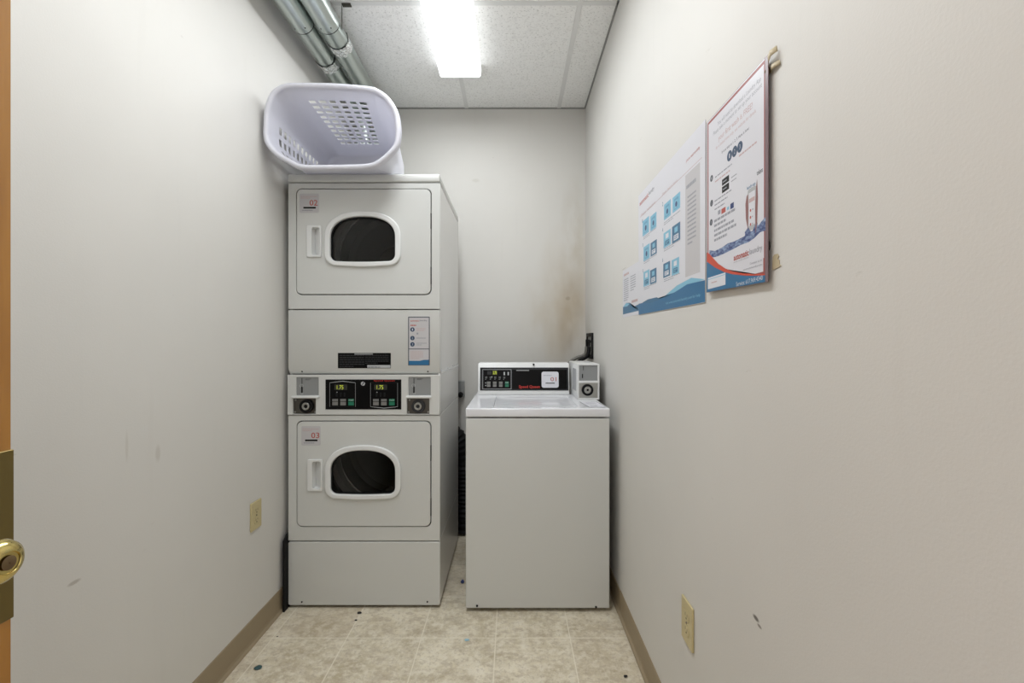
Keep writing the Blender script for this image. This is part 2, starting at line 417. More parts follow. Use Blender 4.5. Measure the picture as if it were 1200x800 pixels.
# ------------------------------------------------------------------ galvanised exhaust ducts under the ceiling
def duct(x, ytape, zend, label):
    z = CAM+1.437; r = .049
    T = thing('exhaust_duct', label, 'duct', (x, 1.4, z-r), 'dryer exhaust ducts under the ceiling')
    bm = bmesh.new()
    pts = [(x, 2.06, z), (x, 2.80, z)]+bez((x, 2.82, z), (x, 2.90, z), (x, 2.935, z-.03), (x, 2.935, z-.12), 8)+[(x, 2.935, zend)]
    add_tube(bm, pts, r, 40); finish(mesh_of(bm, M_galv), 'duct_pipe', T, 50)
    bm = bmesh.new(); add_tube(bm, [(x, YF+.004, z), (x, 2.03, z), (x, 2.055, z), (x, 2.075, z)], [r+.0035, r+.0035, r+.0055, r+.0045], 40)
    finish(mesh_of(bm, M_galv), 'duct_pipe', T, 50)
    bm = bmesh.new(); add_cyl(bm, (x, 2.0755, z), (x, 2.084, z), r+.0018, seg=40); finish(mesh_of(bm, M_gap), 'joint_gasket', T, 50)
    rnd = random.Random(int(-x*1000)); bm = bmesh.new(); seg = 40; rings = []
    for i in range(7):
        y = ytape-.03+i*.01
        rings.append([bm.verts.new((x+math.cos(a)*(rr:=r+.002+rnd.random()*.003), y+rnd.uniform(-.003,.003), z+math.sin(a)*rr)) for a in (2*PI*k/seg for k in range(seg))])
    for a, b in zip(rings, rings[1:]):
        for k in range(seg): bm.faces.new((a[k], a[(k+1)%seg], b[(k+1)%seg], b[k]))
    finish(mesh_of(bm, M_foil), 'foil_tape', T)
    # straps round the duct at each coupling
    bm = bmesh.new(); add_cyl(bm, (x, 1.20, z), (x, 1.222, z), r+.0045, seg=40); finish(mesh_of(bm, M_dsteel), 'strap', T, 40)
    # drive screw heads by the coupling
    for a in (-110, -60): 
        bm = bmesh.new(); c = Vector((x+math.cos(math.radians(a))*(r+.003), 2.045, z+math.sin(math.radians(a))*(r+.003))); add_cyl(bm, c, c+Vector((math.cos(math.radians(a)), 0, math.sin(math.radians(a))))*.003, .003, seg=10)
        finish(mesh_of(bm, M_dsteel), 'screw', T)
duct(-.945, 2.36, .50, 'shiny round exhaust duct hugging the left wall')
duct(-.830, 2.22, 1.60, 'shiny round exhaust duct farther from the left wall')
H = thing('duct_hanger', 'small metal strap hanger holding the ducts near the ceiling', 'hanger', (-.76, 2.08, HC-.005))
bm = bmesh.new(); add_box(bm, -.775, -.735, 2.095, 2.115, HC-.010, HC-.0045); finish(mesh_of(bm, M_dsteel), 'clip', H)
bm = bmesh.new(); add_box(bm, -.7775, -.7765, 2.10, 2.110, CAM+1.437-.012, HC-.0102); finish(mesh_of(bm, M_dsteel), 'strap', H)

# ------------------------------------------------------------------ stacked dryers
D = 2.10; DB = 2.82
dx0, dx1 = px(337.6, D), px(515.6, D)
fx = lambda x: px(x, D)
fz = lambda y: pz(y, D)
S = thing('stacked_dryer', 'tall white coin operated dryer stack beside the left wall', 'stacked dryer', ((dx0+dx1)/2, (D+DB)/2, 0))
ZT = fz(204); ZB = fz(709)
t = .02
# outer cabinet: sides, back, inner shelves, all one shell
bm = bmesh.new()
add_box(bm, dx0+.001, dx0+.012, D+.02, DB, ZB+.004, fz(214)-.001, mi=0)
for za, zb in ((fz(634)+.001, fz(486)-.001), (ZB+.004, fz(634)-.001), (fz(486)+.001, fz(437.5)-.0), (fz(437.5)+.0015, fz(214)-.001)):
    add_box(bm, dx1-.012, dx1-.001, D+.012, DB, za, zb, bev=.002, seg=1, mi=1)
add_box(bm, dx0+.012, dx1-.013, DB-.012, DB, ZB+.004, fz(214)-.001)
add_box(bm, dx0+.013, dx1-.014, D+.04, DB-.013, fz(634)-.01, fz(634)-.002)
add_box(bm, dx0+.013, dx1-.014, D+.04, DB-.013, fz(486), fz(486)+.01)
add_box(bm, dx0+.013, dx1-.014, D+.04, DB-.013, fz(362.5)-.01, fz(362.5))
finish(mesh_of(bm, [M_white, M_side]), 'cabinet', S, 30)
# cap with rounded front corners
bm = bmesh.new(); add_box(bm, dx0, dx1, D-.004, DB+.002, fz(213.4), ZT, bev=.007, seg=3); finish(mesh_of(bm, M_white), 'top_cap', S, 40)
def front_panel(y_top, y_bot, door):
    lo = rrect(dx0, dx1, fz(y_bot)+.0018, fz(y_top)-.0018, .003, 2)
    loops = [lo]
    if door: loops.append(rrect(*door, r=.026))
    return plate('front_panel', loops, D, .016, M_white, S, bev=.0022)
def dshape(x0, x1, zt, zs, zb, r, bulge=.003, n=14):
    """arched window outline: elliptic top, straight sides, rounded lower corners and a slightly bowed sill"""
    cx, a, b = (x0+x1)/2, (x1-x0)/2, zt-zs; pts = []
    for i in range(2*n+1):
        th = PI*i/(2*n); ex = 2.35
        pts.append((cx+a*math.copysign(abs(math.cos(th))**(2/ex), math.cos(th)), zs+b*abs(math.sin(th))**(2/ex)))
    for i in range(7): th = PI+PI/2*i/6; pts.append((x0+r+r*math.cos(th), zb+r+r*math.sin(th)))
    for i in range(1, 8): u = i/8; pts.append((x0+r+(x1-x0-2*r)*u, zb-bulge*math.sin(PI*u)))
    for i in range(7): th = 1.5*PI+PI/2*i/6; pts.append((x1-r+r*math.cos(th), zb+r+r*math.sin(th)))
    return pts
def dryer_door(x0, x1, y0, y1, wx0, wx1, wtop, wsplit, wbot, hx0, hx1, hy0, hy1, num, dsx, dsy):
    g = .0028
    # dark plate behind the door gap, painting the shade seen round the door
    plate('door_gap_shade', [rrect(fx(x0)-g-.003, fx(x1)+g+.003, fz(y1)-g-.003, fz(y0)+g+.003, .028), rrect(fx(x0)+.02, fx(x1)-.02, fz(y1)+.02, fz(y0)-.02, .02)], D+.018, .004, M_gap, S)
    gl = dshape(fx(wx0), fx(wx1), fz(wtop), fz(wsplit), fz(wbot), .030)
    hs = rrect(fx(hx0+5.5), fx(hx1-2), fz(hy1-2.5), fz(hy0+2.5), .008)
    dr = plate('door', [rrect(fx(x0), fx(x1), fz(y1), fz(y0), .024), gl, hs], D-.003, .022, M_white, S, bev=.0022)
    # hinge side thick dark strokes
    for ya, yb in ((y0+28, y0+46), (y1-32, y1-12)):
        box('hinge', fx(x1)+.0001, fx(x1)+.0045, D-.002, D+.01, fz(yb), fz(ya), M_gap, dr)
    k = 6.6*D/F
    wo = dshape(fx(wx0)-k, fx(wx1)+k, fz(wtop)+k*.92, fz(wsplit), fz(wbot)-k*.80, .052, .006)
    wf = plate('window_frame', [wo, gl], D-.016, .016, M_plast, dr, bev=.0055)
    gi = dshape(fx(wx0)+.005, fx(wx1)-.005, fz(wtop)-.005, fz(wsplit), fz(wbot)+.005, .026)
    plate('window_seal', [gl, gi], D-.003, .012, M_blackm, wf, bev=.001)
    plate('window_glass', [dshape(fx(wx0)+.001, fx(wx1)-.001, fz(wtop)-.001, fz(wsplit), fz(wbot)+.001, .029)], D+.010, .003, M_glass, wf)
    # handle: raised plate with a scooped pocket on its right
    ho = rrect(fx(hx0), fx(hx1), fz(hy1), fz(hy0), .006)
    hd = plate('door_handle', [ho, hs], D-.011, .010, M_plast, dr, bev=.002)
    bm = bmesh.new(); xa, xb, za, zb = fx(hx0+5.5), fx(hx1-2), fz(hy1-2.5), fz(hy0+2.5)
    v = [bm.verts.new(p) for p in ((xa, D+.001, za), (xa+.004, D+.022, za+.004), (xa+.004, D+.022, zb-.004), (xa, D+.001, zb), (xb, D-.005, za), (xb, D-.005, zb))]
    bm.faces.new((v[0], v[1], v[2], v[3])); bm.faces.new((v[1], v[4], v[5], v[2])); bm.faces.new((v[0], v[4], v[1])); bm.faces.new((v[3], v[2], v[5]))
    finish(mesh_of(bm, M_plast), 'handle_pocket', hd)
    # number sticker
    P = Print(frame_mat((0, D-.003, 0), (1,0,0), (0,0,1)))
    X = lambda a: fx(dsx+a)
    Z = lambda b: fz(dsy+b)
    P.board(rrect(X(0), X(22.5), Z(22.5), Z(0), .006), .0006, M_pink)
    P.lines(X(1.5), X(20.5), Z(6.2), Z(2.5), 2, M_linep, seed=3, fill=.4)
    P.text(num, X(11.6), Z(14.2), X(21.2), Z(7.4), M_red, bold=.01)
    P.rect(X(4.4), Z(17.6), X(19), Z(15.6), M_black, 2)
    P.lines(X(3), X(19), Z(20.6), Z(18.6), 1, M_lineg, seed=5, fill=.5)
    P.build('number_sticker', dr)
    # drum behind the glass: stepped steel barrel with three lifters
    cxd = (dx0+dx1)/2; czd = (fz(y0)+fz(y1))/2; R = .278
    prof = [(D+.028, .235), (D+.05, .235), (D+.052, R), (D+.12, R), (D+.125, R-.010), (D+.145, R-.010), (D+.15, R), (D+.25, R), (D+.255, R-.012), (D+.285, R-.012), (D+.29, R), (D+.42, R), (D+.425, R-.010), (D+.445, R-.010), (D+.45, R), (D+.58, R), (D+.60, R-.03), (D+.605, .11), (D+.595, .10), (D+.60, .0005)]
    bm = bmesh.new(); seg = 64; rings = [[bm.verts.new((cxd+rr*math.cos(2*PI*k/seg), yy, czd+rr*math.sin(2*PI*k/seg))) for k in range(seg)] for yy, rr in prof]
    for a, b in zip(rings, rings[1:]):
        for q in range(seg): bm.faces.new((a[q], a[(q+1)%seg], b[(q+1)%seg], b[q]))
    dm = finish(mesh_of(bm, M_drum), 'drum', S, 30)
    for ya, wd in ((D+.155, .012), (D+.30, .040)):  # white rings added as the curved highlights inside the drum
        bm = bmesh.new(); rings = [[bm.verts.new((cxd+rr*math.cos(2*PI*k/seg), yy, czd+rr*math.sin(2*PI*k/seg))) for k in range(seg)] for yy, rr in ((ya, R-.0005), (ya+.004, R-.016-wd*.4), (ya+wd, R-.020-wd*.5), (ya+wd+.003, R-.0005))]
        for a, b in zip(rings, rings[1:]):
            for q in range(seg): bm.faces.new((a[q], a[(q+1)%seg], b[(q+1)%seg], b[q]))
        finish(mesh_of(bm, M_band), 'drum_highlight_band', dm, 50)
    return dr, cxd, czd, R
def lifters(cxd, czd, R, angs):
    for a in angs:
        bm = bmesh.new(); a = math.radians(a); c, s = math.cos(a), math.sin(a)
        def q(r, w, y): return Vector((cxd+r*c-w*s, y, czd+r*s+w*c))
        A = [bm.verts.new(q(*p, D+.07)) for p in ((R-.001,-.045), (R-.045,-.016), (R-.05,0), (R-.045,.016), (R-.001,.045))]
        B = [bm.verts.new(q(*p, D+.56)) for p in ((R-.001,-.045), (R-.045,-.016), (R-.05,0), (R-.045,.016), (R-.001,.045))]
        for i in range(5): bm.faces.new((A[i], A[(i+1)%5], B[(i+1)%5], B[i]))
        bm.faces.new(A); bm.faces.new(B[::-1]); finish(mesh_of(bm, M_drum), 'drum_lifter', S, 50)
front_panel(214, 362.5, (fx(348)-.004, fx(504.6)+.004, fz(344.6)-.004, fz(221.8)+.004))
d1 = dryer_door(348, 504.6, 221.8, 344.6, 388, 463.6, 254.3, 279, 306.3, 360.6, 377.4, 264.5, 301.5, '02', 351.5, 227)
lifters(*d1[1:], (95, 215, 335))
front_panel(486, 634, (fx(348.6)-.004, fx(504.4)+.004, fz(616.2)-.004, fz(493.8)+.004))
d2 = dryer_door(348.6, 504.4, 493.8, 616.2, 388.3, 463.7, 527, 552, 577.8, 361.2, 378.6, 537.8, 574.5, '03', 353.5, 499)
lifters(*d2[1:], (30, 150, 262))
# middle service panel, its lower lip folded inwards
bm = bmesh.new()
pr = [(D, fz(363.2)), (D, fz(431.5)), (D+.014, fz(437.9)), (D+.03, fz(437.9)), (D+.03, fz(363.2))]
A = [bm.verts.new((dx0, y, z)) for y, z in pr]; B = [bm.verts.new((dx1, y, z)) for y, z in pr]
for i in range(5): bm.faces.new((A[i], A[(i+1)%5], B[(i+1)%5], B[i]))
bm.faces.new(A); bm.faces.new(B[::-1])
bmesh.ops.bevel(bm, geom=bm.edges[:], offset=.0018, segments=2, affect='EDGES')
sp = finish(mesh_of(bm, M_white), 'service_panel', S, 35)
def screw(x, y, yy, parent, r=.0042):
    bm = bmesh.new(); add_cyl(bm, (fx(x), yy+.002, fz(y)), (fx(x), yy-.0025, fz(y)), r, r*.7, 14); finish(mesh_of(bm, M_gap), 'screw', parent, 40)
screw(353, 435.2, D+.008, sp); screw(501, 435.2, D+.008, sp)
P = Print(frame_mat((0, D-.0002, 0), (1,0,0), (0,0,1)))      # black warning plate
P.board(rrect(fx(396), fx(458), fz(431.3), fz(413.4), .001), .0005, M_black)
P.lines(fx(398), fx(427), fz(430.5), fz(415), 6, M_dgrey, seed=11, fill=.45); P.lines(fx(428), fx(456), fz(426.5), fz(415), 5, M_dgrey, seed=12, fill=.4)
P.rect(fx(415.5), fz(415.4), fx(437), fz(413.8), M_grey, 2); P.rect(fx(430.5), fz(430.8), fx(457.6), fz(427.6), M_lgrey, 2)
P.lines(fx(431), fx(457), fz(430.6), fz(429.2), 1, M_ink, 3, seed=13)
P.build('warning_label', sp)
P = Print(frame_mat((0, D-.0002, 0), (1,0,0), (0,0,1)))      # tall instruction sticker
P.board(rrect(fx(478.3), fx(503.6), fz(428), fz(371), .001), .0005, M_ink)
P.rect(fx(479.4), fz(427), fx(502.6), fz(372.1), M_pink); P.rect(fx(479.4), fz(427.4), fx(502.6), fz(422.6), M_blue, 2); P.poly([(fx(492),fz(422.6)),(fx(502.6),fz(422.6)),(fx(502.6),fz(421.4)),(fx(497),fz(421.5))], M_blue, 2)
P.text('automatic', fx(481), fz(376.8), fx(491.5), fz(374.6), M_red, bold=.01); P.text('laundry', fx(492), fz(376.8), fx(500.5), fz(374.4), M_ink)
P.lines(fx(481), fx(494), fz(382.2), fz(380), 1, M_red, seed=21, fill=.6)
for i, y in enumerate((386, 396, 403.3)):
    P.poly(circ(fx(483.4), fz(y), .0102, 20), M_disc, 2); P.text(str(i+1), fx(482.9), fz(y+1.2), fx(483.9), fz(y-1.2), M_pwhite, 3)
P.lines(fx(488), fx(499), fz(388), fz(384), 3, M_linep, seed=22, fill=.4); P.lines(fx(488), fx(500), fz(397), fz(395), 1, M_lineg, seed=23, fill=.5)
P.lines(fx(488), fx(500), fz(405), fz(401), 2, M_lineg, seed=24, fill=.4); P.rect(fx(479.4), fz(409.2), fx(502.6), fz(408.3), M_ink, 2)
P.lines(fx(481), fx(496), fz(421), fz(411), 5, M_linep, seed=25, fill=.4)
P.rect(fx(488.2), fz(391.8), fx(490.2), fz(389.6), M_lineg, 2)
P.build('instruction_sticker', sp)
# control panel
cz0, cz1 = fz(485.6), fz(438.9)
hl = [rrect(fx(343.4), fx(370.6), fz(484.8), fz(466.6), .002, 3), rrect(fx(477), fx(503.4), fz(484.8), fz(466.6), .002, 3),
      rrect(fx(347.7), fx(374), fz(463), fz(441.8), .002, 3), rrect(fx(478.8), fx(505), fz(463), fz(441.6), .002, 3)]
cp = plate('control_panel', [rrect(dx0, dx1, cz0, cz1, .002, 2)]+hl, D-.006, .03, M_white, S, bev=.0015)
def coin(xs0, xs1, ys0, ys1, xb0, xb1, yb0, yb1, cx_, cy_, worn):
    sl = plate('coin_slot_plate', [rrect(fx(xs0)-.001, fx(xs1)+.001, fz(ys1)-.001, fz(ys0)+.001, .002, 2)], D-.001, .004, M_grey, cp)
    bm = bmesh.new(); sx = fx(xs0+6.4)
    add_box(bm, sx-.0012, sx+.0012, D-.003, D-.0005, fz(ys0+8), fz(ys0+1)); add_box(bm, sx-.0030, sx+.0030, D-.0035, D-.0008, fz(ys1-3), fz(ys0+11), mi=1)
    join_into(bm, curve_mesh([circ(sx-.002, fz(ys0+10), .0085, 20), circ(sx-.002, fz(ys0+10), .0065, 20)], .002), 2, FRONT(D-.001))
    join_into(bm, curve_mesh([circ(sx, fz(ys1-2.2), .0052, 16), circ(sx, fz(ys1-2.2), .0034, 16)], .002), 2, FRONT(D-.001))
    finish(mesh_of(bm, [M_gap, M_blackm, M_lgrey]), 'coin_slot', sl)
    P = Print(FRONT(D-.001)); P.lines(fx(xs0+10), fx(xs0+17), fz(ys0+3.6), fz(ys0+1.6), 2, M_dgrey, 1, seed=31); P.build('slot_print', sl)
    # projecting ledge over the coin box
    box('ledge', fx(xb0)-.002, fx(xs1)+.004, D-.016, D-.0005, fz(ys1+2.9), fz(ys1+.5), M_plast, cp, bev=.003)
    bx = plate('coin_box', [rrect(fx(xb0)-.001, fx(xb1)+.001, fz(yb1)-.001, fz(yb0)+.001, .002, 2)], D+.006, .004, M_dsteel, cp)
    bm = bmesh.new(); c = (fx(cx_), 0, fz(cy_))
    join_into(bm, curve_mesh([circ(c[0], c[2], .031, 40), circ(c[0], c[2], .019, 40)], .013, .003), 0, FRONT(D+.005))
    join_into(bm, curve_mesh([circ(c[0]-.002, c[2], .0175, 32), circ(c[0]-.002, c[2], .0085, 32)], .014, .002), 1, FRONT(D+.006))
    join_into(bm, curve_mesh([circ(c[0]-.002, c[2], .0083, 24)], .009), 0, FRONT(D+.005))
    finish(mesh_of(bm, [M_blackm if worn else M_dgrey, M_steel]), 'coin_lock', bx, 40)
    for a, b in ((fx(xb0)+.007, fz(yb1)+.008), (fx(xb1)-.007, fz(yb1)+.008), (fx(xb0)+.010, fz(yb0)-.008)):
        bm = bmesh.new(); add_cyl(bm, (a, D+.006, b), (a, D+.002, b), .0042, .0035, 14)
        finish(mesh_of(bm, M_steel), 'bolt', bx, 40)
coin(347.7, 374, 441.8, 463, 343.4, 370.6, 466.6, 484.8, 359.3, 475.8, True)
coin(478.8, 505, 441.6, 463, 477, 503.4, 466.6, 484.8, 490.4, 475.8, False)
# black keypad
P = Print(FRONT(D-.006))
P.board(rrect(fx(382.2), fx(470.7), fz(479.3), fz(444.3), .001, 2), .0016, M_black, 0)
P.ring(fx(382.4), fz(479.1), fx(470.5), fz(444.5), .0016, M_dgrey, 1)
for a, b, up in ((387, 417.4, True), (434.6, 466.6, False)):
    w = .0016; top, bot = (448, 476.3); 
    P.rect(fx(a), fz(bot), fx(a)+w, fz(top), M_grey, 2); P.rect(fx(b)-w, fz(bot), fx(b), fz(top), M_grey, 2)
    if up:
        P.rect(fx(a), fz(bot), fx(b), fz(bot)+w*.6, M_dgrey, 2); m = (fx(a)+fx(b))/2
        P.poly([(fx(a),fz(top)), (m,fz(top-2.0)), (fx(b),fz(top)), (fx(b),fz(top)-w), (m,fz(top-2.0)-w*1.6), (fx(a),fz(top)-w)], M_lgrey, 2)
    else:
        P.rect(fx(a), fz(top)-w*.6, fx(b), fz(top), M_dgrey, 2); m = (fx(a)+fx(b))/2
        P.poly([(fx(b),fz(bot)), (m,fz(bot+1.8)), (fx(a),fz(bot)), (fx(a),fz(bot)+w), (m,fz(bot+1.8)+w*1.6), (fx(b),fz(bot)+w)], M_lgrey, 2)
    x0 = a+8.5 if up else a+7.5
    P.rect(fx(x0-3), fz(456.6), fx(x0+12), fz(450.2), M_leddim if False else M_gap, 2)
    P.text('1.75', fx(x0), fz(455.8), fx(x0+7.6), fz(451), M_led, 3)
    P.text('$', fx(x0-2.4), fz(455.4), fx(x0-1.2), fz(451.4), M_leddim, 3); P.text(')', fx(x0+11), fz(455.4), fx(x0+11.8), fz(451.4), M_leddim, 3)
    for i, xx in enumerate((x0-.2, x0+4.6, x0+9)):
        P.lines(fx(xx-1), fx(xx+1.2), fz(464.6), fz(459.4), 3, M_dgrey, 3, seed=40+i, fill=.4)
    P.poly(circ(fx(x0+.2), fz(459.2), .0022, 10), M_lgrey, 3)
    for i in range(3):
        q = a+3.2+i*9.3
        P.rect(fx(q), fz(474.6), fx(q+6.6), fz(470.6), M_green if i == 2 else M_btn, 3); P.rect(fx(q), fz(470), fx(q+6.6), fz(467), M_btn if i < 2 else M_green, 3)
        P.text(('TEMP', 'CYCLE', 'START')[i], fx(q+.5), fz(469.4), fx(q+6.2), fz(467.6), M_ink if i < 2 else M_lgrey, 4)
P.text('Speed Queen', fx(438.5), fz(447), fx(463), fz(444.8), M_brandred, 3, bold=.02)
P.poly(circ(fx(426), fz(449.2), .0095, 20), M_lgrey, 3); P.poly([(fx(424.3), fz(451.2)), (fx(426.8), fz(446.6)), (fx(427.6), fz(448)), (fx(425), fz(451.5))], M_ink, 4)
P.build('keypad', cp)
# kick panel
kp = plate('base_panel', [rrect(dx0, dx1, ZB, fz(634.8), .008, 4)], D, .016, M_white, S, bev=.003)
screw(353.8, 705, D-.001, kp); screw(500.8, 704.8, D-.001, kp)
for i, (a, b) in enumerate(((dx0+.05, D+.06), (dx1-.05, D+.06), (dx0+.05, DB-.06), (dx1-.05, DB-.06))):
    bm = bmesh.new(); add_cyl(bm, (a, b, 0), (a, b, .01), .022, .02, 20); add_cyl(bm, (a, b, .01), (a, b, ZB+.006), .008, seg=12)
    finish(mesh_of(bm, M_blackm), 'foot', S, 40)
for y in (D+.03, D+.25, D+.45, D+.66):          # bolts along the side joint between the two dryers
    bm = bmesh.new(); add_cyl(bm, (dx1-.001, y, fz(434.5)), (dx1+.003, y, fz(434.5)), .006, .004, 12); finish(mesh_of(bm, M_lgrey), 'bolt', S, 40)
box('seam_trim', dx1-.001, dx1+.0022, D+.03, DB-.01, fz(438.8)+.004, fz(438.8)+.010, M_plast, S)

# thin black strip wedged between the dryer and the wall
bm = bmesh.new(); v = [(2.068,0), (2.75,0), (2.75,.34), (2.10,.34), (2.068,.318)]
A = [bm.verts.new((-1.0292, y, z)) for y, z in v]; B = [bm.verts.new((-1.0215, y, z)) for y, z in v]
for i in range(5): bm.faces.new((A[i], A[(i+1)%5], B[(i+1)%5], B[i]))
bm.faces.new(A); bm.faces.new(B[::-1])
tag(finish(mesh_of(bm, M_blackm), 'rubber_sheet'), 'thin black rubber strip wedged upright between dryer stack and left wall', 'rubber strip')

# ------------------------------------------------------------------ washer
W = 2.067; WB = 2.75
wx0, wx1 = px(545.4, W), px(714.8, W)
gx = lambda x: px(x, W)
gz = lambda y: pz(y, W)
WT = gz(478.5); WBm = gz(713)
V = thing('washing_machine', 'white top loading coin washer with black control panel right of the dryers', 'washing machine', ((wx0+wx1)/2, (W+WB)/2, 0))
bm = bmesh.new(); add_box(bm, wx0+.003, wx1-.003, W+.016, WB-.01, WBm+.003, gz(490.6), bev=.004); finish(mesh_of(bm, M_white), 'cabinet', V, 40)
fp = plate('front_panel', [rrect(wx0+.001, wx1-.001, WBm, gz(490.2), .005, 3)], W+.003, .013, M_white, V, bev=.004)
for x, y in ((559, 710), (698.6, 711.4)):
    bm = bmesh.new(); add_cyl(bm, (gx(x), W+.006, gz(y)), (gx(x), W, gz(y)), .0055, .0045, 14); finish(mesh_of(bm, M_blackm), 'screw', fp, 40)
# porcelain top with raised rim and the lid let into it
lx_0, lx_1, ly_0, ly_1 = -.083, .300, W+.055, 2.555
bm = bmesh.new()
me = curve_mesh([rrect(wx0, wx1, W, WB, .006, 3), rrect(lx_0-.0025, lx_1+.0025, ly_0-.0025, ly_1+.0025, .014, 5)], WT-gz(488.6), .005, 3)
join_into(bm, me, 0, Matrix.Translation((0, 0, gz(488.6))))
tp = finish(mesh_of(bm, M_wtop), 'top_panel', V, 35)
bm = bmesh.new(); add_box(bm, lx_0-.01, lx_1+.01, ly_0-.01, ly_1+.01, gz(490.5), gz(488.6)+.006); finish(mesh_of(bm, M_gap), 'lid_well', V)
# the lid: shallow dished sheet
bm = bmesh.new(); nx, ny = 24, 16; g = {}
for i in range(nx+1):
    for j in range(ny+1):
        u, v = i/nx, j/ny; e = min(u, 1-u, v*.8, (1-v)*.8); dip = -.004*min(1, max(0, (e-.04)/.10))
        g[i, j] = bm.verts.new((lx_0+(lx_1-lx_0)*u, ly_0+(ly_1-ly_0)*v, WT+.0015+dip))
for i in range(nx):
    for j in range(ny): bm.faces.new((g[i,j], g[i+1,j], g[i+1,j+1], g[i,j+1]))
ext = bmesh.ops.extrude_face_region(bm, geom=bm.faces[:]); 
for v in ext['geom']:
    if isinstance(v, bmesh.types.BMVert): v.co.z = WT-.022
lid = finish(mesh_of(bm, M_wtop), 'lid', V, 45)
# console
KY = 2.615; kx0, kx1 = px(560.3, KY), px(667, KY); kz0, kz1 = WT-.001, pz(425.2, KY)
bm = bmesh.new(); pr = [(KY-.010, kz0), (KY+.006, kz1-.008), (KY+.014, kz1), (WB-.01, kz1), (WB-.002, kz1-.012), (WB-.002, kz0)]
A = [bm.verts.new((kx0, y, z)) for y, z in pr]; B = [bm.verts.new((kx1, y, z)) for y, z in pr]; n = len(pr)
for i in range(n): bm.faces.new((A[i], A[(i+1)%n], B[(i+1)%n], B[i]))
bm.faces.new(A); bm.faces.new(B[::-1]); bmesh.ops.bevel(bm, geom=bm.edges[:], offset=.0035, segments=2, affect='EDGES')
con = finish(mesh_of(bm, M_plast), 'console', V, 40)
hgt = kz1-.008-kz0; lean = Vector((0, .016, hgt)).normalized()
KM = frame_mat((0, KY-.0103, kz0), (1,0,0), lean)
kx = lambda x: px(x, KY)
kv = lambda y: (pz(y, KY)-kz0)
P = Print(KM)
P.board(rrect(kx(562.6), kx(666), kv(457.2), kv(430.4), .002, 3), .0012, M_dgrey)
P.rect(kx(565.5), kv(455.6), kx(599.2), kv(432.6), M_lgrey, 1); P.rect(kx(565.9), kv(455.2), kx(598.8), kv(433), M_gap, 2)
P.rect(kx(567), kv(454.6), kx(598.2), kv(433.4), M_black, 3); P.rect(kx(600), kv(455.6), kx(664.4), kv(433), M_black, 3)
P.rect(kx(605), kv(434.4), kx(620), kv(433.2), M_grey, 4)
P.rect(kx(577), kv(438.9), kx(582.6), kv(433.9), M_leddim, 4); P.text('2.75', kx(577.8), kv(438.3), kx(581.9), kv(434.8), M_led, 5, bold=.02)
P.rect(kx(571), kv(438.6), kx(576), kv(434.6), M_dgrey, 4)
for i in range(2): P.rect(kx(590.2+i*4.6), kv(439.4), kx(591.8+i*4.6), kv(435.6), M_lgrey, 4)
for i in range(5): P.lines(kx(568.6+i*5.3), kx(571+i*5.3), kv(444.8), kv(440.8), 3, M_grey, 4, seed=60+i, fill=.4)
P.poly(circ(kx(576.4), kv(441.4), .003, 10), M_lgrey, 5)
for i in range(4):
    q = 570.6+i*7.1; P.rect(kx(q), kv(453), kx(q+4.2), kv(446.8), M_green if i == 3 else M_btn, 4)
    P.rect(kx(q), kv(450.1), kx(q+4.2), kv(449.6), M_black, 5)
P.text('START', kx(592), kv(448.8), kx(596), kv(447.2), M_lgrey, 5)
for i in range(2): P.poly(circ(kx(569.2), kv(448.4+i*3), .003, 10), M_lgrey, 4)
P.text('Speed Queen', kx(608), kv(455.4), kx(632.6), kv(451), M_brandred, 4, bold=.03)
P.build('control_panel', con)
P = Print(KM @ Matrix.Translation((0,0,.0014)))
P.board(rrect(kx(634.6), kx(654.6), kv(454), kv(435.2), .012, 5), .0006, M_pwhite)
P.lines(kx(637), kx(652.4), kv(440.4), kv(439), 1, M_lineg, 1, seed=71); P.text('01', kx(645), kv(446.4), kx(652), kv(441.6), M_red, 2)
P.rect(kx(639.2), kv(449.2), kx(650), kv(448.2), M_black, 2); P.build('number_sticker', con)
bm = bmesh.new(); add_cyl(bm, (kx(625.4), KY+.010, kz1-.009), (kx(625.4), KY-.003, kz1-.009), .006, .005, 16); finish(mesh_of(bm, M_blackm), 'screw', con, 40)
# coin meter
CY = 2.376; mx0, mx1 = px(676.8, CY), px(702.6, CY); mz0, mz1 = WT-.0005, pz(426, CY)
cx_ = lambda x: px(x, CY)
cz_ = lambda y: pz(y, CY)
bm = bmesh.new(); add_box(bm, mx0, mx1, CY+.012, WB-.01, mz0, mz1, bev=.006, seg=2)
cm = finish(mesh_of(bm, M_plast), 'coin_meter', V, 40)
plate('meter_face', [rrect(mx0+.0005, mx1-.0005, mz0+.0005, mz1-.001, .004, 3), rrect(cx_(678.6), cx_(700.4), cz_(446), cz_(428), .002, 2), rrect(cx_(678.6), cx_(700.8), cz_(466.4), cz_(448.6), .002, 2)], CY, .013, M_plast, cm, bev=.0015)
sl = plate('coin_slot_plate', [rrect(cx_(678.6), cx_(700.4), cz_(446), cz_(428), .002, 2)], CY+.006, .005, M_grey, cm)
bm = bmesh.new(); add_box(bm, cx_(682.2), cx_(683.3), CY+.0035, CY+.0062, cz_(443), cz_(438)); add_box(bm, cx_(683.6), cx_(684), CY+.004, CY+.0062, cz_(434), cz_(428.8))
finish(mesh_of(bm, M_blackm), 'coin_slot', sl)
bx = plate('coin_box', [rrect(cx_(678.6), cx_(700.8), cz_(466.4), cz_(448.6), .002, 2)], CY+.009, .003, M_steel, cm)
bm = bmesh.new(); cc = (cx_(688.6), cz_(456.8))
join_into(bm, curve_mesh([circ(*cc, .030, 36), circ(*cc, .019, 36)], .015, .003), 0, FRONT(CY+.010))
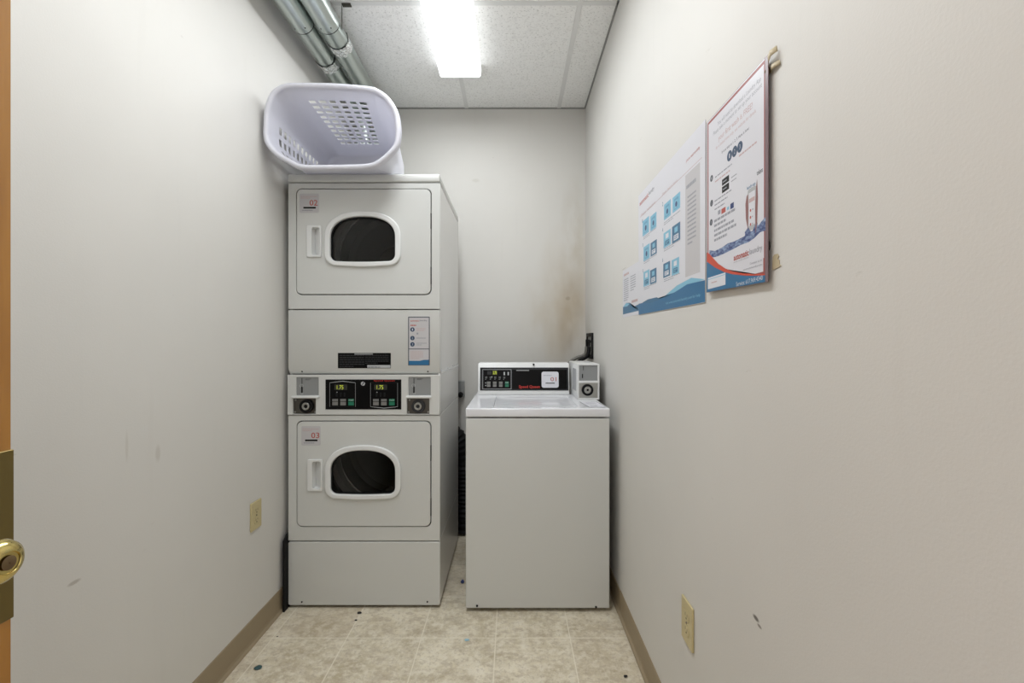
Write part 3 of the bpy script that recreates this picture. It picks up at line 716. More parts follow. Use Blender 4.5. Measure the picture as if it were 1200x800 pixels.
join_into(bm, curve_mesh([circ(*cc, .0185, 28), circ(cc[0]+.001, cc[1], .006, 16)], .012, .002), 1, FRONT(CY+.010))
join_into(bm, curve_mesh([circ(cc[0]+.001, cc[1], .0058, 16)], .006), 0, FRONT(CY+.010))
finish(mesh_of(bm, [M_blackm, M_steel]), 'coin_lock', bx, 40)
box('side_panel', mx0-.0012, mx0+.001, CY+.05, CY+.18, mz0+.04, mz1-.03, M_lgrey, cm)
P = Print(frame_mat((0, 0, WT+.0003), (1,0,0), (0,1,0)))      # instruction card lying on the top
P.board([(.336, 2.300), (.418, 2.300), (.432, 2.105), (.352, 2.105)], .0006, M_ink); P.z = .0006
P.poly([(.339, 2.297), (.416, 2.297), (.4295, 2.108), (.3545, 2.108)], M_pwhite, 1)
P.lines(.362, .41, 2.20, 2.28, 5, M_lineg, 2, seed=81, fill=.3); P.lines(.366, .40, 2.13, 2.17, 2, M_ink, 2, seed=82, fill=.3)
P.build('instruction_sticker', tp)
for i, (a, b) in enumerate(((wx0+.05, W+.06), (wx1-.05, W+.06), (wx0+.05, WB-.07), (wx1-.05, WB-.07))):
    bm = bmesh.new(); add_cyl(bm, (a, b, 0), (a, b, .012), .022, .02, 20); add_cyl(bm, (a, b, .012), (a, b, WBm+.006), .008, seg=12)
    finish(mesh_of(bm, M_blackm), 'foot', V, 40)

# ------------------------------------------------------------------ hoses, outlets at the back
Ob = thing('washer_outlet_box', 'black recessed water outlet box on the right wall behind the washer', 'outlet box', (XR-.006, 2.85, CAM-.11))
bm = bmesh.new(); y0, y1, z0, z1 = 2.745, 2.945, CAM-.105, CAM+.052
for a in ((y0,y0+.022,z0,z1), (y1-.022,y1,z0,z1), (y0+.022,y1-.022,z0,z0+.025), (y0+.022,y1-.022,z1-.022,z1)): add_box(bm, XR-.012, XR-.0005, *a, bev=.002)
finish(mesh_of(bm, M_blackm), 'frame', Ob, 40)
box('back_plate', XR-.004, XR-.0005, y0+.0225, y1-.0225, z0+.0255, z1-.0225, M_grey, Ob)
for yy in (2.80, 2.89):
    bm = bmesh.new(); add_cyl(bm, (XR-.004, yy, CAM+.0), (XR-.022, yy, CAM+.0), .008, seg=14); add_cyl(bm, (XR-.018, yy, CAM-.03), (XR-.018, yy, CAM+.012), .007, seg=14)
    finish(mesh_of(bm, M_blackm), 'valve', Ob, 40)
bm = bmesh.new(); add_tube(bm, bez((XR-.018, 2.80, CAM-.031), (XR-.020, 2.80, CAM-.10), (XR-.03, 2.79, CAM-.09), (XR-.08, 2.775, CAM-.115), 14)+bez((XR-.085, 2.775, CAM-.12), (XR-.14, 2.775, CAM-.16), (XR-.15, 2.775, .8), (XR-.15, 2.762, .012), 12), .011, 12)
tag(finish(mesh_of(bm, M_blackm), 'water_hose', None, 60), 'black water hose curving from the outlet box down behind the washer', 'hose', 'hoses behind the washer')
bm = bmesh.new(); add_tube(bm, bez((XR-.018, 2.89, CAM-.031), (XR-.024, 2.89, CAM-.13), (XR-.05, 2.90, CAM-.06), (XR-.13, 2.90, CAM-.14), 14)+bez((XR-.14, 2.90, CAM-.15), (XR-.22, 2.90, CAM-.22), (XR-.25, 2.90, .6), (XR-.25, 2.90, .012), 12), .011, 12)
tag(finish(mesh_of(bm, M_hose), 'water_hose', None, 60), 'dull grey water hose leaning left of the outlet box by the back wall', 'hose', 'hoses behind the washer')
# grey receptacle with a plug on the back wall, seen in the gap
R_ = thing('power_outlet', 'grey surface power outlet on the back wall between dryers and washer', 'outlet', (-.335, YB-.03, .845))
box('outlet_box', -.375, -.312, YB-.035, YB-.0005, .852, .958, M_grey, R_, bev=.003)
box('outlet_cover', -.378, -.309, YB-.038, YB-.0355, .958-.006, .961, M_lgrey, R_)
bm = bmesh.new(); add_cyl(bm, (-.335, YB-.036, .868), (-.335, YB-.062, .862), .017, .012, 16); finish(mesh_of(bm, M_blackm), 'plug', R_, 40)
# black corrugated vent hose arching behind the machines
pts = bez((-.56, 2.92, .40), (-.54, 2.92, .70), (-.33, 2.92, .72), (-.30, 2.93, .45), 60)+bez((-.30, 2.93, .44), (-.295, 2.93, .3), (-.30, 2.93, .2), (-.30, 2.93, .012), 50)
bm = bmesh.new(); add_tube(bm, pts, [.062+.005*math.sin(i*1.9) for i in range(len(pts))], 24)
tag(finish(mesh_of(bm, M_blackm), 'vent_hose', None, 60), 'black flexible vent hose arching behind the gap between the machines', 'hose')

# ------------------------------------------------------------------ wall outlets
def wall_outlet(xw, sgn, y0, y1, z0, z1, label):
    """sgn = +1 faces +X (left wall), -1 faces -X (right wall)"""
    T = thing('wall_outlet', label, 'outlet', (xw, (y0+y1)/2, z0))
    u = (0,1,0) if sgn > 0 else (0,-1,0)
    M = frame_mat((xw+sgn*.0003, 0, 0), u, (0,0,1)); q0, q1 = (y0, y1) if sgn > 0 else (-y1, -y0)
    c = (q0+q1)/2; zc = (z0+z1)/2
    fc = [rrect(c-.017, c+.017, zc+s*.0195-.0145, zc+s*.0195+.0145, .010, 5) for s in (1, -1)]
    pl = plate('cover_plate', [rrect(q0, q1, z0, z1, .003, 3)]+fc, 0, .006, M_ivory, T, bev=.002, M=M)
    for s, f in zip((1, -1), fc):
        rc = plate('receptacle', [f], 0, .0068, M_ivory, pl, bev=.0004, M=M)
        P = Print(M @ Matrix.Translation((0,0,.0069))); k = zc+s*.0195
        P.rect(c-.0075, k-.002, c-.0055, k+.007, M_gap, 1); P.rect(c+.0055, k-.001, c+.0075, k+.006, M_gap, 1); P.poly(circ(c, k-.0075, .0028, 12), M_gap, 1)
        P.build('slots', rc)
    bm = bmesh.new(); p = M @ Vector((c, zc, .006)); p2 = M @ Vector((c, zc, .0075)); add_cyl(bm, p, p2, .003, .0025, 12); finish(mesh_of(bm, M_dsteel), 'screw', pl, 40)
wall_outlet(XL, 1, 1.836, 1.912, CAM-.762, CAM-.648, 'ivory duplex outlet low on the left wall')
wall_outlet(XR, -1, 1.228, 1.306, CAM-.832, CAM-.714, 'ivory duplex outlet low on the right wall')

# ------------------------------------------------------------------ door at the left edge
DX = -.673; DY0, DY1 = -.21, .62
Dr = thing('wooden_door', 'golden oak door swung open at the left edge of view', 'door', (DX-.02, YF+.03, 0))
bm = bmesh.new(); add_box(bm, DX-.044, DX, DY0, DY1, .01, 2.03, bev=.0015, seg=1); finish(mesh_of(bm, M_wood), 'door_leaf', Dr)
kzc = CAM-.268
bm = bmesh.new(); add_box(bm, DX-.0460, DX+.0016, DY1-.11, DY1+.0016, pz(726, .615), pz(527.5, .615), bev=.0008, seg=1)
pl = finish(mesh_of(bm, M_plate), 'lock_plate', Dr)
def lathe_x(prof, y, z, m, name, parent):
    bm = bmesh.new(); seg = 48; rings = [[bm.verts.new((x, y+r*math.cos(2*PI*k/seg), z+r*math.sin(2*PI*k/seg))) for k in range(seg)] for x, r in prof]
    for a, b in zip(rings, rings[1:]):
        for k in range(seg): bm.faces.new((a[k], a[(k+1)%seg], b[(k+1)%seg], b[k]))
    return finish(mesh_of(bm, m), name, parent, 40)
ky = .558; x0 = DX+.0016
kn = lathe_x([(x0,.001),(x0,.032),(x0+.004,.033),(x0+.008,.028),(x0+.010,.014),(x0+.022,.012),(x0+.028,.018),(x0+.036,.0255),(x0+.046,.0275),(x0+.055,.025),(x0+.061,.019),(x0+.063,.0135),(x0+.061,.0125),(x0+.060,.001)], ky, kzc, M_brass, 'door_knob', Dr)
lathe_x([(x0+.0602,.001),(x0+.0625,.0085),(x0+.0632,.0075),(x0+.0632,.001)], ky, kzc, M_putty, 'keyhole', kn)
for zz in (.25, 1.05, 1.85):
    bm = bmesh.new(); add_cyl(bm, (DX+.006, DY0-.006, zz-.05), (DX+.006, DY0-.006, zz+.05), .006, seg=14); add_box(bm, DX+.0002, DX+.002, DY0, DY0+.03, zz-.045, zz+.045); finish(mesh_of(bm, M_brass), 'hinge', Dr)

# ------------------------------------------------------------------ posters on the right wall
def wall_poster(X):
    """helpers mapping a photo pixel onto the right wall plane at x = X; local x = -Y, y = Z"""
    def q(x, y):
        d = X*F/(x-600); return (-d, (400-y)*d/F+CAM)
    return Print(frame_mat((X+.0012, 0, 0), (0,-1,0), (0,0,1))), q
# big laminated poster
XP = .4765
P, q = wall_poster(XP)
c0, c1 = -X0 if False else q(828, 0)[0], q(900, 0)[0]
zt, zb = CAM+.5345, CAM+.118
P.board([(c0, CAM+.1195), (c1, CAM+.111), (c1, zt), (c0, zt)], .0012, M_mauve)
ins = lambda a: (c0+a, c1-a)
P.poly([(c0+.002, CAM+.1210), (c1-.012, CAM+.1125), (c1-.012, zt-.001), (c0+.002, zt-.001)], M_paper, 1)
P.ring(c0+.006, zb+.0085, c1-.010, zt-.004, .006, M_bred, 2); P.rect(c0+.012, zb+.04, c1-.0135, zt-.010, M_paper, 3)
def qline(a, b, h, m, n=1, txt=None, lay=4, bold=0, seed=5):
    (u0, v0), (u1, v1) = q(*a), q(*b); v = (v0+v1)/2
    if txt: P.text(txt, u0, v-h/2, u1, v+h/2, m, lay, bold)
    else: P.lines(u0, u1, v-h/2*n, v+h/2*n, n, m, lay, seed=seed, fill=.5)
qline((841,147), (892,91), .0125, M_lineg, txt='You will need to download a Laundry App')
qline((836,159), (893,98), .0125, M_lineg, txt='Please take a moment to set up your account')
qline((842,164), (882,123), .0165, M_linep, txt='your first wash is FREE!', bold=.006)
qline((839,175), (886,129), .010, M_linep, txt='for a limited time only, see website for details')
qline((846,178), (878,151), .0085, M_ink, txt='It is as easy as 1, 2, 3. Here is how:', bold=.006)
for i, (x, y) in enumerate(((855,182.5), (861,177.3), (867.2,172))):
    u, v = q(x, y); P.poly(circ(u, v, .0115, 24), M_disc, 4); P.text(str(i+1), u-.002, v-.005, u+.002, v+.005, M_paper, 5)
qline((866,181), (891,165), .007, M_linep, seed=6); 
for i, (x, y) in enumerate(((834,209), (834,238), (833.5,260.5))):
    u, v = q(x, y); P.poly(circ(u, v, .0078, 20), M_ink, 4); P.text(str(i+1), u-.0012, v-.003, u+.0012, v+.003, M_paper, 5)
qline((838,205), (872,184), .006, M_lineg, seed=7); qline((838,211), (871,190), .006, M_linep, seed=8)
for (xa, ya, xb, yb) in ((846.2,210.8,854.5,211.9), (846.2,219.4,854.5,220.9)):
    (u0, v0), (u1, v1) = q(xa, ya), q(xb, yb); P.rect(u0, v1, u1, v0, M_gap, 4); P.lines(u0+.004, u1-.003, v1+.004, v0-.004, 1, M_lineg, 5, seed=9)
qline((857,208), (866,202), .005, M_lineg, seed=10); qline((857,212), (866,207), .005, M_lineg, seed=11)
for i in range(3): qline((837.5,235.5+i*5), (868-i*3,215.5+i*7.2), .006, M_lineg, seed=12+i)
for xa, ya, xb, yb, m in ((841.5,247,844.5,250,M_lineg), (845.5,245,850.4,248,M_red), (852,243,854.5,245,M_lblue), (856,239,860,243,M_navy)):
    (u0, v0), (u1, v1) = q(xa, ya), q(xb, yb); P.rect(u0, v1, u1, v0, m, 4)
for i, (xe) in enumerate((865, 865, 862, 866, 856)):
    u0, v0 = q(837, 259.5+i*5.6); u1, _ = q(xe, 0); P.lines(u0, u1, v0-.0035, v0+.0035, 1, M_lineg, 4, seed=20+i, fill=.8)
# phone held in two hands above a splash
(u0, v0), (u1, v1) = q(875.5, 221), q(886.5, 268)
P.poly(rrect(u0+.003, u1-.001, v1+.002, v0-.004, .005), M_lgrey, 4); P.rect(u0+.007, v1+.012, u1-.005, v0-.012, M_paper, 5)
P.rect(u0+.008, v0-.032, u1-.006, v0-.024, M_linep, 6)
for k in range(3): P.poly(circ(u0+.014, v0-.048-k*.014, .003, 10), M_red, 6); P.lines(u0+.020, u1-.008, v0-.051-k*.014, v0-.045-k*.014, 1, M_lineg, 6, seed=30+k)
P.poly([(u0-.001, v0-.015), (u0+.004, v0-.012), (u0+.006, v0-.04), (u0+.004, v0-.085), (u0-.004, v0-.06), (u0-.006, v0-.03)], M_skin, 7)
P.poly([(u1-.001, v0-.008), (u1+.003, v0+.006), (u1+.006, v0-.03), (u1+.003, v0-.08), (u1-.003, v0-.10), (u1-.004, v0-.05)], M_skin, 7)
qline((875.5,221), (885.5,215), .009, M_dblue, txt='laundry app', bold=.02); qline((887,203), (894,198), .010, M_ink, txt='tokens', bold=.02)
# water
P.poly([q(*p) for p in ((831.5,293),(838,294),(846,290),(853,285),(860,283),(866,280),(872,277),(877,272),(883,270),(888,265.5),(892,260),(897.2,254), (897.2,270),(891,272),(884,279),(877,284),(868,287),(860,291.5),(850,296.5),(842,300),(836,301.5),(831.5,299))], M_water, 5)
P.poly([q(*p) for p in ((874,281),(873,272),(877,266),(881,273),(887,258),(889,266),(887,276))], M_water, 6)
arc_t = [(830.2,296),(833,299),(836.6,303),(842,309),(850.4,314.6),(858.5,317.8),(870.7,320),(883,320.9),(896.6,320.6)]
arc_b = [(896.6,322.4),(883,323),(874.7,323),(858.5,321.2),(848.7,318.5),(838.2,313.4),(833,309.6),(828.6,306.4)]
blue = [q(*p) for p in arc_b]+[(c0+.001, CAM+.1205), (c1-.009, CAM+.1120)]
P.poly(blue+[(c1-.009, q(896.6,322)[1])], M_blue, 7); P.poly([q(*p) for p in arc_t+arc_b+[(828.6,296)]], M_orange, 8)
qline((860,302.5), (877.6,295.5), .0125, M_red, txt='automatic', bold=.025, lay=8); qline((878.6,296), (893.4,290.6), .0155, M_lineg, txt='laundry', lay=8)
qline((860,307.5), (877.6,301.6), .0035, M_lineg, lay=8, txt='smarter laundry solutions'); qline((879,308.5), (893.4,304.6), .0045, M_lineg, lay=8, txt='Contact us at'); qline((871,316), (893.4,310.2), .0048, M_lineg, lay=8, txt='automaticlaundry.com')
qline((863,331.8), (894,326.4), .009, M_paper, txt='Service: 617.969.4340', lay=9)
(u0, v0), (u1, v1) = q(829.8, 325.2), q(850.4, 332.4); P.rect(u0, v1-.002, u1, v0-.001, M_pwhite, 9); P.lines(u0+.02, u1-.03, v1+.008, v0-.012, 1, M_linep, 10, seed=50); P.rect(u0+.002, v0-.006, u1-.002, v0-.0045, M_lblue, 10)
p1 = P.build('laundry_poster')
tag(p1, 'glossy red bordered laundry poster with blue foot, nearest the camera on the right wall', 'poster', 'laundry notices on the right wall')

# wide instruction poster with blue foot
P, q = wall_poster(.4835)
u0, u1 = q(748.2, 0)[0], q(826.3, 0)[0]; zb, zt = CAM+.098, CAM+.556
P.board([(u0, zb+.004), (u1, zb), (u1, zt), (u0-.002, zt)], .0008, M_paper)
P.poly([(u0+.001, zb+.004), (u1-.001, zb+.001), (u1-.001, zb+.056), (u1-.12, zb+.060), (u1-.22, zb+.048), (u1-.38, zb+.040), (u1-.5, zb+.044), (u0+.001, zb+.046)], M_blue, 2)
P.poly([(u1-.001, zb+.058), (u1-.09, zb+.074), (u1-.20, zb+.066), (u1-.34, zb+.040), (u1-.22, zb+.044), (u1-.12, zb+.056)], M_lblue, 1)
P.poly([(u0+.05, zb+.046), (u0+.12, zb+.052), (u0+.22, zb+.050), (u0+.26, zb+.040), (u0+.14, zb+.036)], M_dblue, 3)
P.text('visit www.automaticlaundry.com for help', q(780,0)[0], zb+.016, q(820.5,0)[0], zb+.026, M_lblue, 4)
tiles = [((753,259.5),(760.5,271.5),0,1),((762,254),(769.2,265.5),0,1),((778,240),(786,252),0,1),((788,232),(797,243),0,1),
         ((754,289.8),(761.3,302),0,1),((762.4,285),(769.6,296.5),1,0),((777.5,273.5),(786,286),0,0),((787.5,266),(797,280),1,0),
         ((754,318.8),(761,333.4),0,0),((761.8,317),(769.2,330.5),1,0),((777.2,309.4),(785.2,322.5),1,0),((787,305),(795.8,319.7),0,0)]
for i, (a, b, dark, arrow) in enumerate(tiles):
    (a0, b1), (a1, b0) = q(*a), q(*b); b1 = max(b0+.066, b1) if False else b1
    P.rect(a0, b0, a1, b1, M_dblue if dark else M_lblue, 3); w, h = a1-a0, b1-b0
    if arrow:   # a washer drawn inside
        P.poly(rrect(a0+w*.2, a1-w*.2, b0+h*.12, b1-h*.18, w*.06), M_midblue, 4); P.poly(rrect(a0+w*.26, a1-w*.26, b0+h*.18, b1-h*.32, w*.05), M_lblue, 5); P.poly(circ((a0+a1)/2, b0+h*.42, w*.13, 14), M_navy, 6)
    else:
        P.rect(a0+w*.2, b0+h*.12, a1-w*.2, b0+h*.42, M_pwhite if dark else M_dblue, 4); P.lines(a0+w*.26, a1-w*.26, b0+h*.16, b0+h*.38, 2, M_dblue if dark else M_lblue, 5, seed=90+i); P.rect(a0+w*.3, b0+h*.55, a1-w*.3, b1-h*.15, M_lblue if dark else M_pwhite, 4)
for i, (x0, x1, y) in enumerate(((754,769,277.5), (778,797,260.3), (754.4,769.5,306), (778,797,291), (754.5,769,336.4), (778,797,326.5))):
    a, v = q(x0, y); b, _ = q(x1, 0); P.lines(a, b, v-.012, v, 2, M_lineg, 3, seed=100+i, fill=.35); P.text(str(i+1), a-.016, v+.055, a-.009, v+.068, M_dblue, 3, bold=.02)
a, v = q(749.5, 241.5); b, _ = q(760, 0); P.text('automatic', a, v, b, v+.016, M_red, 3, bold=.015); P.text('laundry', b+.003, v, q(766.5,0)[0], v+.018, M_ink, 3)
P.rect(u0+.02, zt-.088, u1-.02, zt-.0865, M_linep, 3)
a, v = q(751, 253.5); P.text('Washer Instructions', a, v-.003, q(768,0)[0], v+.008, M_linep, 3); P.text('Dryer Instructions', q(776,0)[0], v-.003, q(793.5,0)[0], v+.008, M_linep, 3)
a, v = q(804, 190); P.text('please read carefully', a, v-.003, q(820,0)[0], v+.007, M_red, 3)
(a0, b1), (a1, b0) = q(803, 206), q(820.2, 318.6); P.rect(a0, b0, a1, b1, M_pink, 2); P.lines(a0+.008, a0+.08, b1-.042, b1-.03, 1, M_lineg, 3, seed=110, fill=.8); P.lines(a0+.016, a0+.075, b1-.20, b1-.06, 12, M_lineg, 3, seed=111, fill=.4)
p2 = P.build('laundry_poster')
tag(p2, 'wide white instruction poster with blue step pictures in the middle of the right wall notices', 'poster', 'laundry notices on the right wall')
# letter size notice behind it
P, q = wall_poster(.4848)
u0 = q(729.6, 0)[0]; u1 = u0+.2794; zb, zt = CAM+.104, CAM+.308
P.board([(u0, zb), (u1, zb), (u1, zt), (u0, zt)], .0005, M_paper)
P.poly([(u0+.004, zb+.014), (u1-.004, zb+.014), (u1-.004, zb+.04), (u0+.17, zb+.034), (u0+.12, zb+.056), (u0+.06, zb+.060), (u0+.03, zb+.052), (u0+.004, zb+.046)], M_dblue, 1)
P.poly([(u0+.004, zb+.046), (u0+.06, zb+.060), (u0+.12, zb+.052), (u0+.08, zb+.044)], M_lblue, 2)
P.rect(u0+.15, zb+.052, u0+.24, zb+.062, M_linep, 2); P.lines(u0+.02, u0+.14, zb+.175, zb+.188, 1, M_linep, 2, seed=120, fill=.7)
P.lines(u0+.02, u0+.10, zb+.068, zb+.165, 11, M_lineg, 2, seed=121, fill=.4); P.lines(u0+.13, u0+.21, zb+.10, zb+.165, 7, M_lineg, 2, seed=122, fill=.4)
p3 = P.build('laundry_poster')
tag(p3, 'small pale notice partly behind the wide instruction poster, farthest from camera', 'poster', 'laundry notices on the right wall')

# scraps of old tape beside the near poster
def strip(name, pts, w, m, label, cat, group=None, parent=None):
    bm = bmesh.new(); prev = None; n = len(pts)
    for i, p in enumerate(pts):
        a = bm.verts.new(Vector(p)+Vector((0, 0, w/2))); b = bm.verts.new(Vector(p)-Vector((0, w*.3, w/2)))
        if prev: bm.faces.new((prev[0], a, b, prev[1]))
        prev = (a, b)
    o = finish(mesh_of(bm, m), name, parent, 60); s = o.modifiers.new('s', 'SOLIDIFY'); s.thickness = .0006
    return tag(o, label, cat, group)
def wp(x, y, X=XR-.0015): d = X*F/(x-600); return (X, d, (400-y)*d/F+CAM)
a = wp(902, 80); b = wp(905, 70); c = wp(909, 63); e = wp(912, 57)
strip('tape_scrap', [(XR-.002, a[1], a[2]), (XR-.010, b[1], b[2]), (XR-.012, c[1], c[2]), (XR-.004, e[1], e[2])], .012, M_tape, 'curl of yellowed tape sticking out above the near poster corner', 'tape', 'tape scraps by the near poster')
a = wp(903, 84); b = wp(907, 79); c = wp(910, 76); e = wp(914, 73)
strip('tape_scrap', [(XR-.002, a[1], a[2]), (XR-.006, b[1], b[2]), (XR-.004, c[1], c[2]), (XR-.002, e[1], e[2])], .010, M_tape, 'lower scrap of tape at the near poster top corner', 'tape', 'tape scraps by the near poster')
bm = bmesh.new(); q0 = [wp(*p) for p in ((905.5,301),(907.5,298),(911,297.2),(912.5,300),(911,303.5),(913,304.5),(913,309),(915,311),(912.5,313),(910,314),(905,316.4),(905,307))]
A = [bm.verts.new(p) for p in q0]; B = [bm.verts.new((XR-.0004, p[1], p[2])) for p in q0]; n = len(q0)
for i in range(n): bm.faces.new((A[i], A[(i+1)%n], B[(i+1)%n], B[i]))
bm.faces.new(A); bm.faces.new(B[::-1]); tag(finish(mesh_of(bm, M_tape), 'tape_scrap'), 'ragged tan tape patch right of the near poster foot', 'tape', 'tape scraps by the near poster')
def blob(name, c, r, m, label, cat, group=None, seed=1, flat=None):
    rnd = random.Random(seed); bm = bmesh.new(); bmesh.ops.create_icosphere(bm, subdivisions=2, radius=1)
    for v in bm.verts:
        k = 1+rnd.uniform(-.22, .22); v.co = Vector((v.co.x*r[0]*k, v.co.y*r[1]*k, v.co.z*r[2]*k))+Vector(c)
    o = finish(mesh_of(bm, m), name, None, 60); return tag(o, label, cat, group)
a = wp(901.5, 84); blob('putty_dab', (XR-.005, a[1], a[2]), (.0045, .006, .012), M_putty, 'brown putty dab behind the near poster top corner', 'putty', 'putty dabs behind the near poster', 3)
a = wp(901.5, 288.6); blob('putty_dab', (XR-.005, a[1], a[2]), (.0045, .0055, .010), M_gap, 'dark putty dab peeking out at the near poster lower edge', 'putty', 'putty dabs behind the near poster', 4)

# ------------------------------------------------------------------ bits of litter on the floor
def litter(x, y, r, m, label, seed):
    d = CAM*F/(y-400); blob('floor_scrap', (px(x, d), d, r[2]*.8+.001), r, m, label, 'litter', 'litter on the vinyl floor', seed)
litter(421, 718.5, (.010, .007, .003), M_gap, 'larger black fleck on the floor before the dryers', 1)
litter(417, 727, (.006, .004, .002), M_gap, 'smaller black fleck on the floor before the dryers', 2)
litter(302.5, 783, (.013, .012, .003), M_teal, 'dark teal chip on the floor near the left baseboard', 3)
litter(733, 793, (.007, .006, .003), M_gap, 'black crumb on the floor near the right baseboard', 4)
litter(547, 750, (.010, .007, .001), M_skyb, 'pale blue flake on the floor before the washer', 5)
litter(542, 683, (.009, .009, .009), M_navy, 'small dark blue bit beside the washer foot', 6)
litter(325, 746, (.004, .003, .001), M_gap, 'tiny brown speck on the floor by the left baseboard', 7)

# ------------------------------------------------------------------ laundry basket lying on its side on the dryers
outer = [(311.7,118.5),(316.7,107.6),(325,100.3),(335,97),(350,96.3),(383.7,96.7),(405,97.8),(433.6,100.6),(442.8,103.6),(453.7,111),(462,121.8),(467,133.5),(469,148.6),(469,158),(467.8,167),(464.6,175.5),(457,185.5),(447,195.2),(437,200.2),(420,202.3),(383.8,203),(357,202.8),(345.2,200),(335,194.4),(325,187.7),(315,177),(309.6,166.8),(307.8,157),(308,146),(309,130)]
RD = 1.90
def dens(pts, N):
    """closed Catmull-Rom resampled to N points evenly by length"""
    n = len(pts); out = []
    for i in range(n):
        p0, p1, p2, p3 = (Vector(pts[(i+k-1) % n]) for k in range(4))
        for j in range(12):
            t = j/12; out.append(.5*((2*p1)+(-p0+p2)*t+(2*p0-5*p1+4*p2-p3)*t*t+(-p0+3*p1-3*p2+p3)*t**3))
    L_ = [0]
    for i in range(len(out)): L_.append(L_[-1]+(out[(i+1) % len(out)]-out[i]).length)
    res = []; k = 0
    for i in range(N):
        s = L_[-1]*i/N
        while L_[k+1] < s: k += 1
        f = (s-L_[k])/(L_[k+1]-L_[k]); res.append(out[k].lerp(out[(k+1) % len(out)], f))
    return res
rim = [(px(x, RD), pz(y-4.5*min(1, max(0, (y-165)/30)), RD)) for x, y in outer]
NR = 520
rim = dens([Vector(p) for p in rim], NR)
cen = Vector((sum(p.x for p in rim)/NR, sum(p.y for p in rim)/NR))
def ray_rr(c, hx, hz, r, ang):
    """radius of a rounded rectangle about c in direction ang"""
    dx, dz = math.cos(ang), math.sin(ang); lo, hi = 0, 2
    for _ in range(40):
        m = (lo+hi)/2; x, z = abs(m*dx), abs(m*dz); qx, qz = x-(hx-r), z-(hz-r)
        s = (math.hypot(max(qx,0), max(qz,0))+min(max(qx,qz),0)-r); 
        if s > 0: hi = m
        else: lo = m
    return lo
ZD = ZT+.0045   # dryer top
bc = Vector((-.776, 0, (ZD+CAM+.990)/2)); bhx, bhz, BD = .202, (CAM+.990-ZD)/2, 2.44
base_pts = []; lip = []; 
for p in rim:
    a = math.atan2(p.y-cen.y, p.x-cen.x); r = ray_rr(None, bhx, bhz, .07, a); base_pts.append(Vector((bc.x+r*math.cos(a), bc.z+r*math.sin(a))))
def inset(pts, w):
    n = len(pts); out = []
    for i in range(n):
        t = (pts[(i+6) % n]-pts[(i-6) % n]).normalized(); nn = Vector((t.y, -t.x))
        if nn.dot(cen-pts[i]) < 0: nn = -nn
        out.append(pts[i]+nn*w)
    return out
in1 = inset(rim, .020)
# wall section at the rim sits above the dryer top
def sec(t):
    """section of the wall at depth parameter t 0..1"""
    out = []
    for a, b in zip(in1, base_pts):
        p = a.lerp(b, t**.9); out.append(p)
    return out
T = thing('laundry_basket', 'white plastic laundry basket lying on its side atop the dryers', 'laundry basket', (bc.x, 2.2, ZT))
rows = 156; wall = []
bm = bmesh.new()
for j in range(rows+1):
    t = j/rows; y = RD+.012+(BD-RD-.012)*t; s = sec(t)
    ring_ = []
    for p in s:
        z = p.y
        k = min(1, (y-RD)/(D-.01-RD)); z = max(z, ZD*k+(1-k)*min(q_.y for q_ in in1)) if z < cen.y else z
        ring_.append(bm.verts.new((p.x, y, z)))
    wall.append(ring_)
holes = 0
def in_hole(i, j):
    p = rim[i]; tt = j/rows; w = in1[i].lerp(base_pts[i], tt)
    ang = math.atan2(p.y-cen.y, p.x-cen.x)
    dpt = tt*(BD-RD)
    k = (dpt-.075)/.0375
    if k < 0 or k > 10: return False
    if (k % 1) > .52: return False
    # along the perimeter: columns on the long upper side and the lower part of the short left side
    if p.y > cen.y+.10:
        x = in1[i].x; c = (x-(-.884))/.0470
        return 0 <= c < 6 and (c % 1) < .66
    if p.x < cen.x-.20 and p.y < cen.y+.10:
        z = in1[i].y; c = (CAM+.925-z)/.052
        return 0 <= c < 4 and (c % 1) < .62
    return False
for j in range(rows):
    for i in range(NR):
        if in_hole(i, j): holes += 1; continue
        n = (i+1) % NR; bm.faces.new((wall[j][i], wall[j][n], wall[j+1][n], wall[j+1][i]))
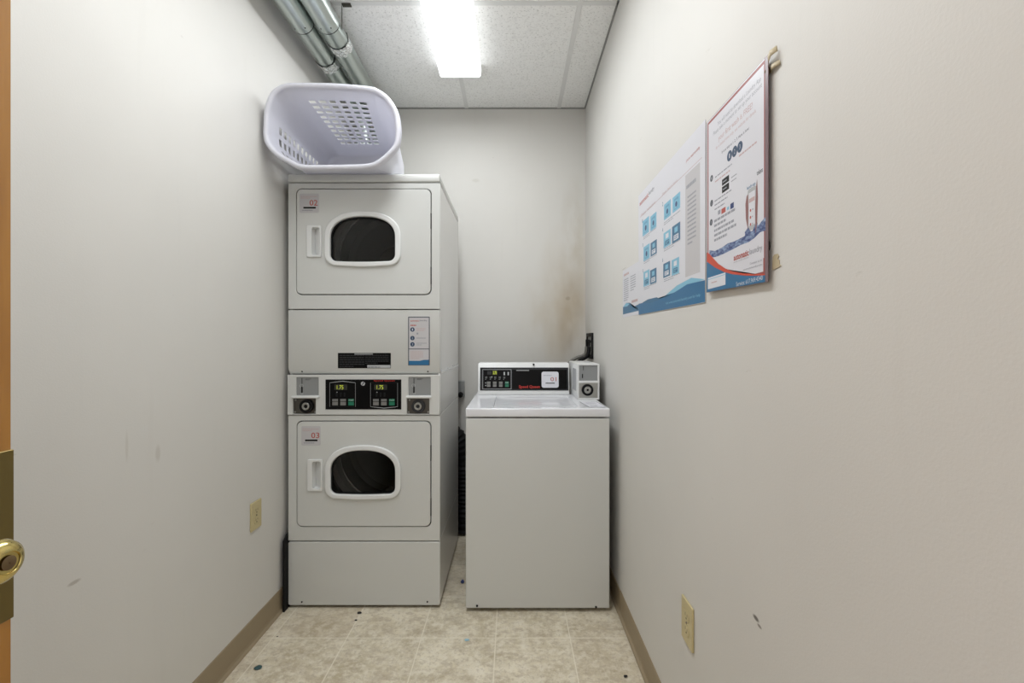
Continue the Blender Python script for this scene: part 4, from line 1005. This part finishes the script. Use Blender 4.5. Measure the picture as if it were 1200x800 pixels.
# base with a filleted edge
last = wall[-1]; c2 = Vector((bc.x, bc.z))
for fr, dy in ((.965, .010), (.90, .014), (.5, .012), (.04, .012)):
    nw = [bm.verts.new((c2.x+(v.co.x-c2.x)*1, v.co.y, v.co.z)) for v in wall[-1]]
    for v, w in zip(nw, wall[-1]): v.co = Vector((c2.x+(w.co.x-c2.x)*fr, BD+dy, c2.y+(w.co.z-c2.y)*fr))
    for i in range(NR): bm.faces.new((last[i], last[(i+1)%NR], nw[(i+1)%NR], nw[i]))
    last = nw
bm.faces.new(last)
loose = [v for v in bm.verts if not v.link_faces]; bmesh.ops.delete(bm, geom=loose, context='VERTS')
o = finish(mesh_of(bm, M_basket), 'basket_body', T, 50); sm = o.modifiers.new('s', 'SOLIDIFY'); sm.thickness = .0022; sm.offset = 1
# rolled rim: flange and skirt
bm = bmesh.new(); sects = []
prof = [(.0215, .016), (.0205, .004), (.018, -.001), (.012, -.004), (.005, -.003), (.001, .002), (0, .010), (.0005, .026), (.003, .027), (.003, .012), (.006, .003), (.013, .001), (.018, .005), (.0190, .016)]
for w, dy in prof:
    pts = inset(rim, w) if w else rim; sects.append([bm.verts.new((p.x, RD+dy, p.y)) for p in pts])
for a, b in zip(sects, sects[1:]+sects[:1]):
    for i in range(NR): bm.faces.new((a[i], a[(i+1)%NR], b[(i+1)%NR], b[i]))
finish(mesh_of(bm, M_basket), 'basket_rim', T, 60)

# ------------------------------------------------------------------ light, camera, view
w = bpy.data.worlds.new('World'); bpy.context.scene.world = w; w.use_nodes = True
w.node_tree.nodes['Background'].inputs[0].default_value = (1.0, .985, .965, 1); w.node_tree.nodes['Background'].inputs[1].default_value = .45
cam = bpy.data.cameras.new('Camera'); co = bpy.data.objects.new('Camera', cam); C.objects.link(co)
co.location = (0, 0, CAM); co.rotation_euler = (PI/2, 0, 0); cam.sensor_width = 36; cam.lens = 36*F/1200; cam.clip_start = .01
bpy.context.scene.camera = co
vs = bpy.context.scene.view_settings; vs.view_transform = 'Standard'; vs.look = 'None'; vs.gamma = 1; vs.use_curve_mapping = False; vs.exposure = 1.53
